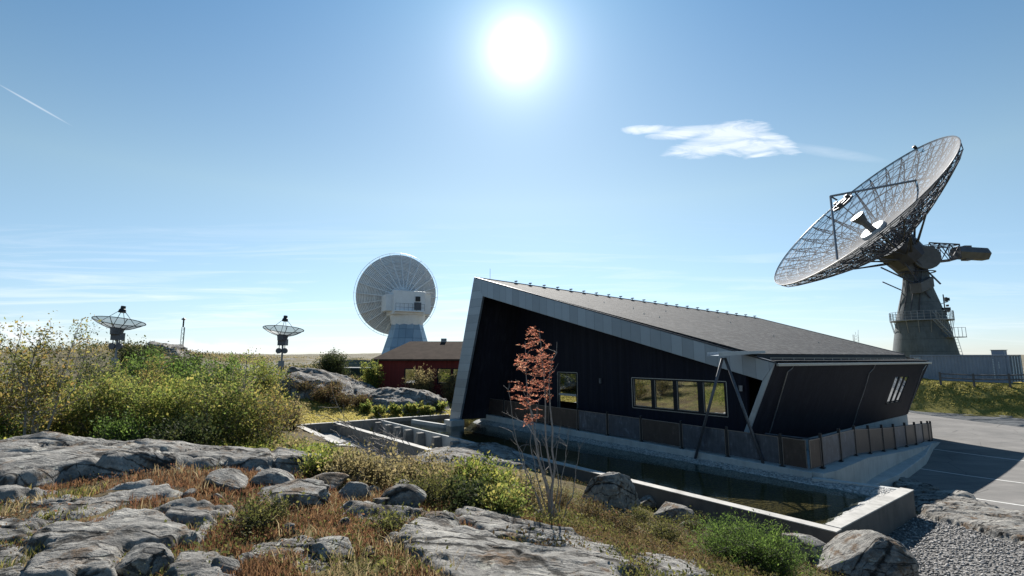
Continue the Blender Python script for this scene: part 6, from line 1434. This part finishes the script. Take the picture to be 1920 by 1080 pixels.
cover('slope_cover', 9000, 43, (-50, -8), 10.5, 26, LF['green'], lambda x, y: (y > 10.4).astype(float) * (((x + .75 * y) < 9.0) | (y < 16)).astype(float) * ((x + .42 * y) < 1.0).astype(float) * (1 - sstep(20, 26, y) * .5) * sstep(-.5, .2, zn(x, y, .4, 5)), 'green undergrowth beneath the birch scrub', .08, .35)
cover('leftside_cover', 2600, 44, (-52, 6), 3.2, 11, LF['heather_green'], lambda x, y: sstep(.05, .4, zn(x, y, .9, 8)) * isleft(x, y), 'small green dwarf shrubs in the foreground grass', .03, .12)
cover('heath_cover', 9000, 45, (-50, 4), 46, 110, LF['tan'], lambda x, y: sstep(-.2, .4, zn(x, y, .12, 9)), 'dry scrub speckling the distant heath', .16, .5, rad=.12)
cover('heath_scrub', 6000, 46, (-50, -6), 28, 95, LF['dark'], lambda x, y: ((y > 44) | (x < -17)).astype(float) * sstep(.0, .5, zn(x, y, .12, 12)), 'dark low scrub on the distant heath', .17, .6, rad=.12)
cover('moss_cover', 3500, 47, (-52, 8), 3.0, 10, LF['rust'], lambda x, y: sstep(-.1, .3, zn(x, y, .6, 15)) * isleft(x, y), 'rusty moss cushions between the foreground rocks', .03, .06)
def pebbles():
    r = np.random.default_rng(77); n = 26000; x = r.uniform(7.6, 21, n); y = r.uniform(8.0, 18.5, n)
    nz = zn(x, y, .5, 0) * .4; k = (x > 8.5 + .25 * (y - 11) + nz) & (y < 17.2 - nz) & ~inpoly(x, y, [(12.85, 16.7), (8.0, 12.7), (7.6, 13.1), (12.3, 17)]) & (y > x * .5)
    x, y = x[k], y[k]; z = G(x, y); n = len(x); ov = np.array([[1, 0, 0], [0, 1, 0], [-1, 0, 0], [0, -1, 0], [0, 0, 1], [0, 0, -1.]]); of = np.array([[0, 1, 4], [1, 2, 4], [2, 3, 4], [3, 0, 4], [1, 0, 5], [2, 1, 5], [3, 2, 5], [0, 3, 5]])
    s = r.uniform(.022, .055, n); a = r.uniform(0, 6.28, n); v = ov[None] * (r.uniform(.6, 1.3, (n, 6, 1))) * s[:, None, None] * V(1, .8, .6); c, s_ = np.cos(a)[:, None], np.sin(a)[:, None]
    vx = v[:, :, 0] * c - v[:, :, 1] * s_ + x[:, None]; vy = v[:, :, 0] * s_ + v[:, :, 1] * c + y[:, None]; vz = v[:, :, 2] + z[:, None] + .012
    m, t = newmat('pebble'); ri = t('ShaderNodeNewGeometry').outputs['Random Per Island']; cc = t.ramp(ri, [(0, (.07, .07, .072)), (.5, (.19, .185, .18)), (1, (.42, .40, .38))]); finish(t, cc, .85)
    o = mesh_np('gravel', np.stack([vx, vy, vz], -1).reshape(-1, 3), (of[None] + 6 * np.arange(n)[:, None, None]).reshape(-1, 3), m); tag(o, 'grey crushed stone gravel in front of the pool corner', 'gravel', kind='stuff')
pebbles()
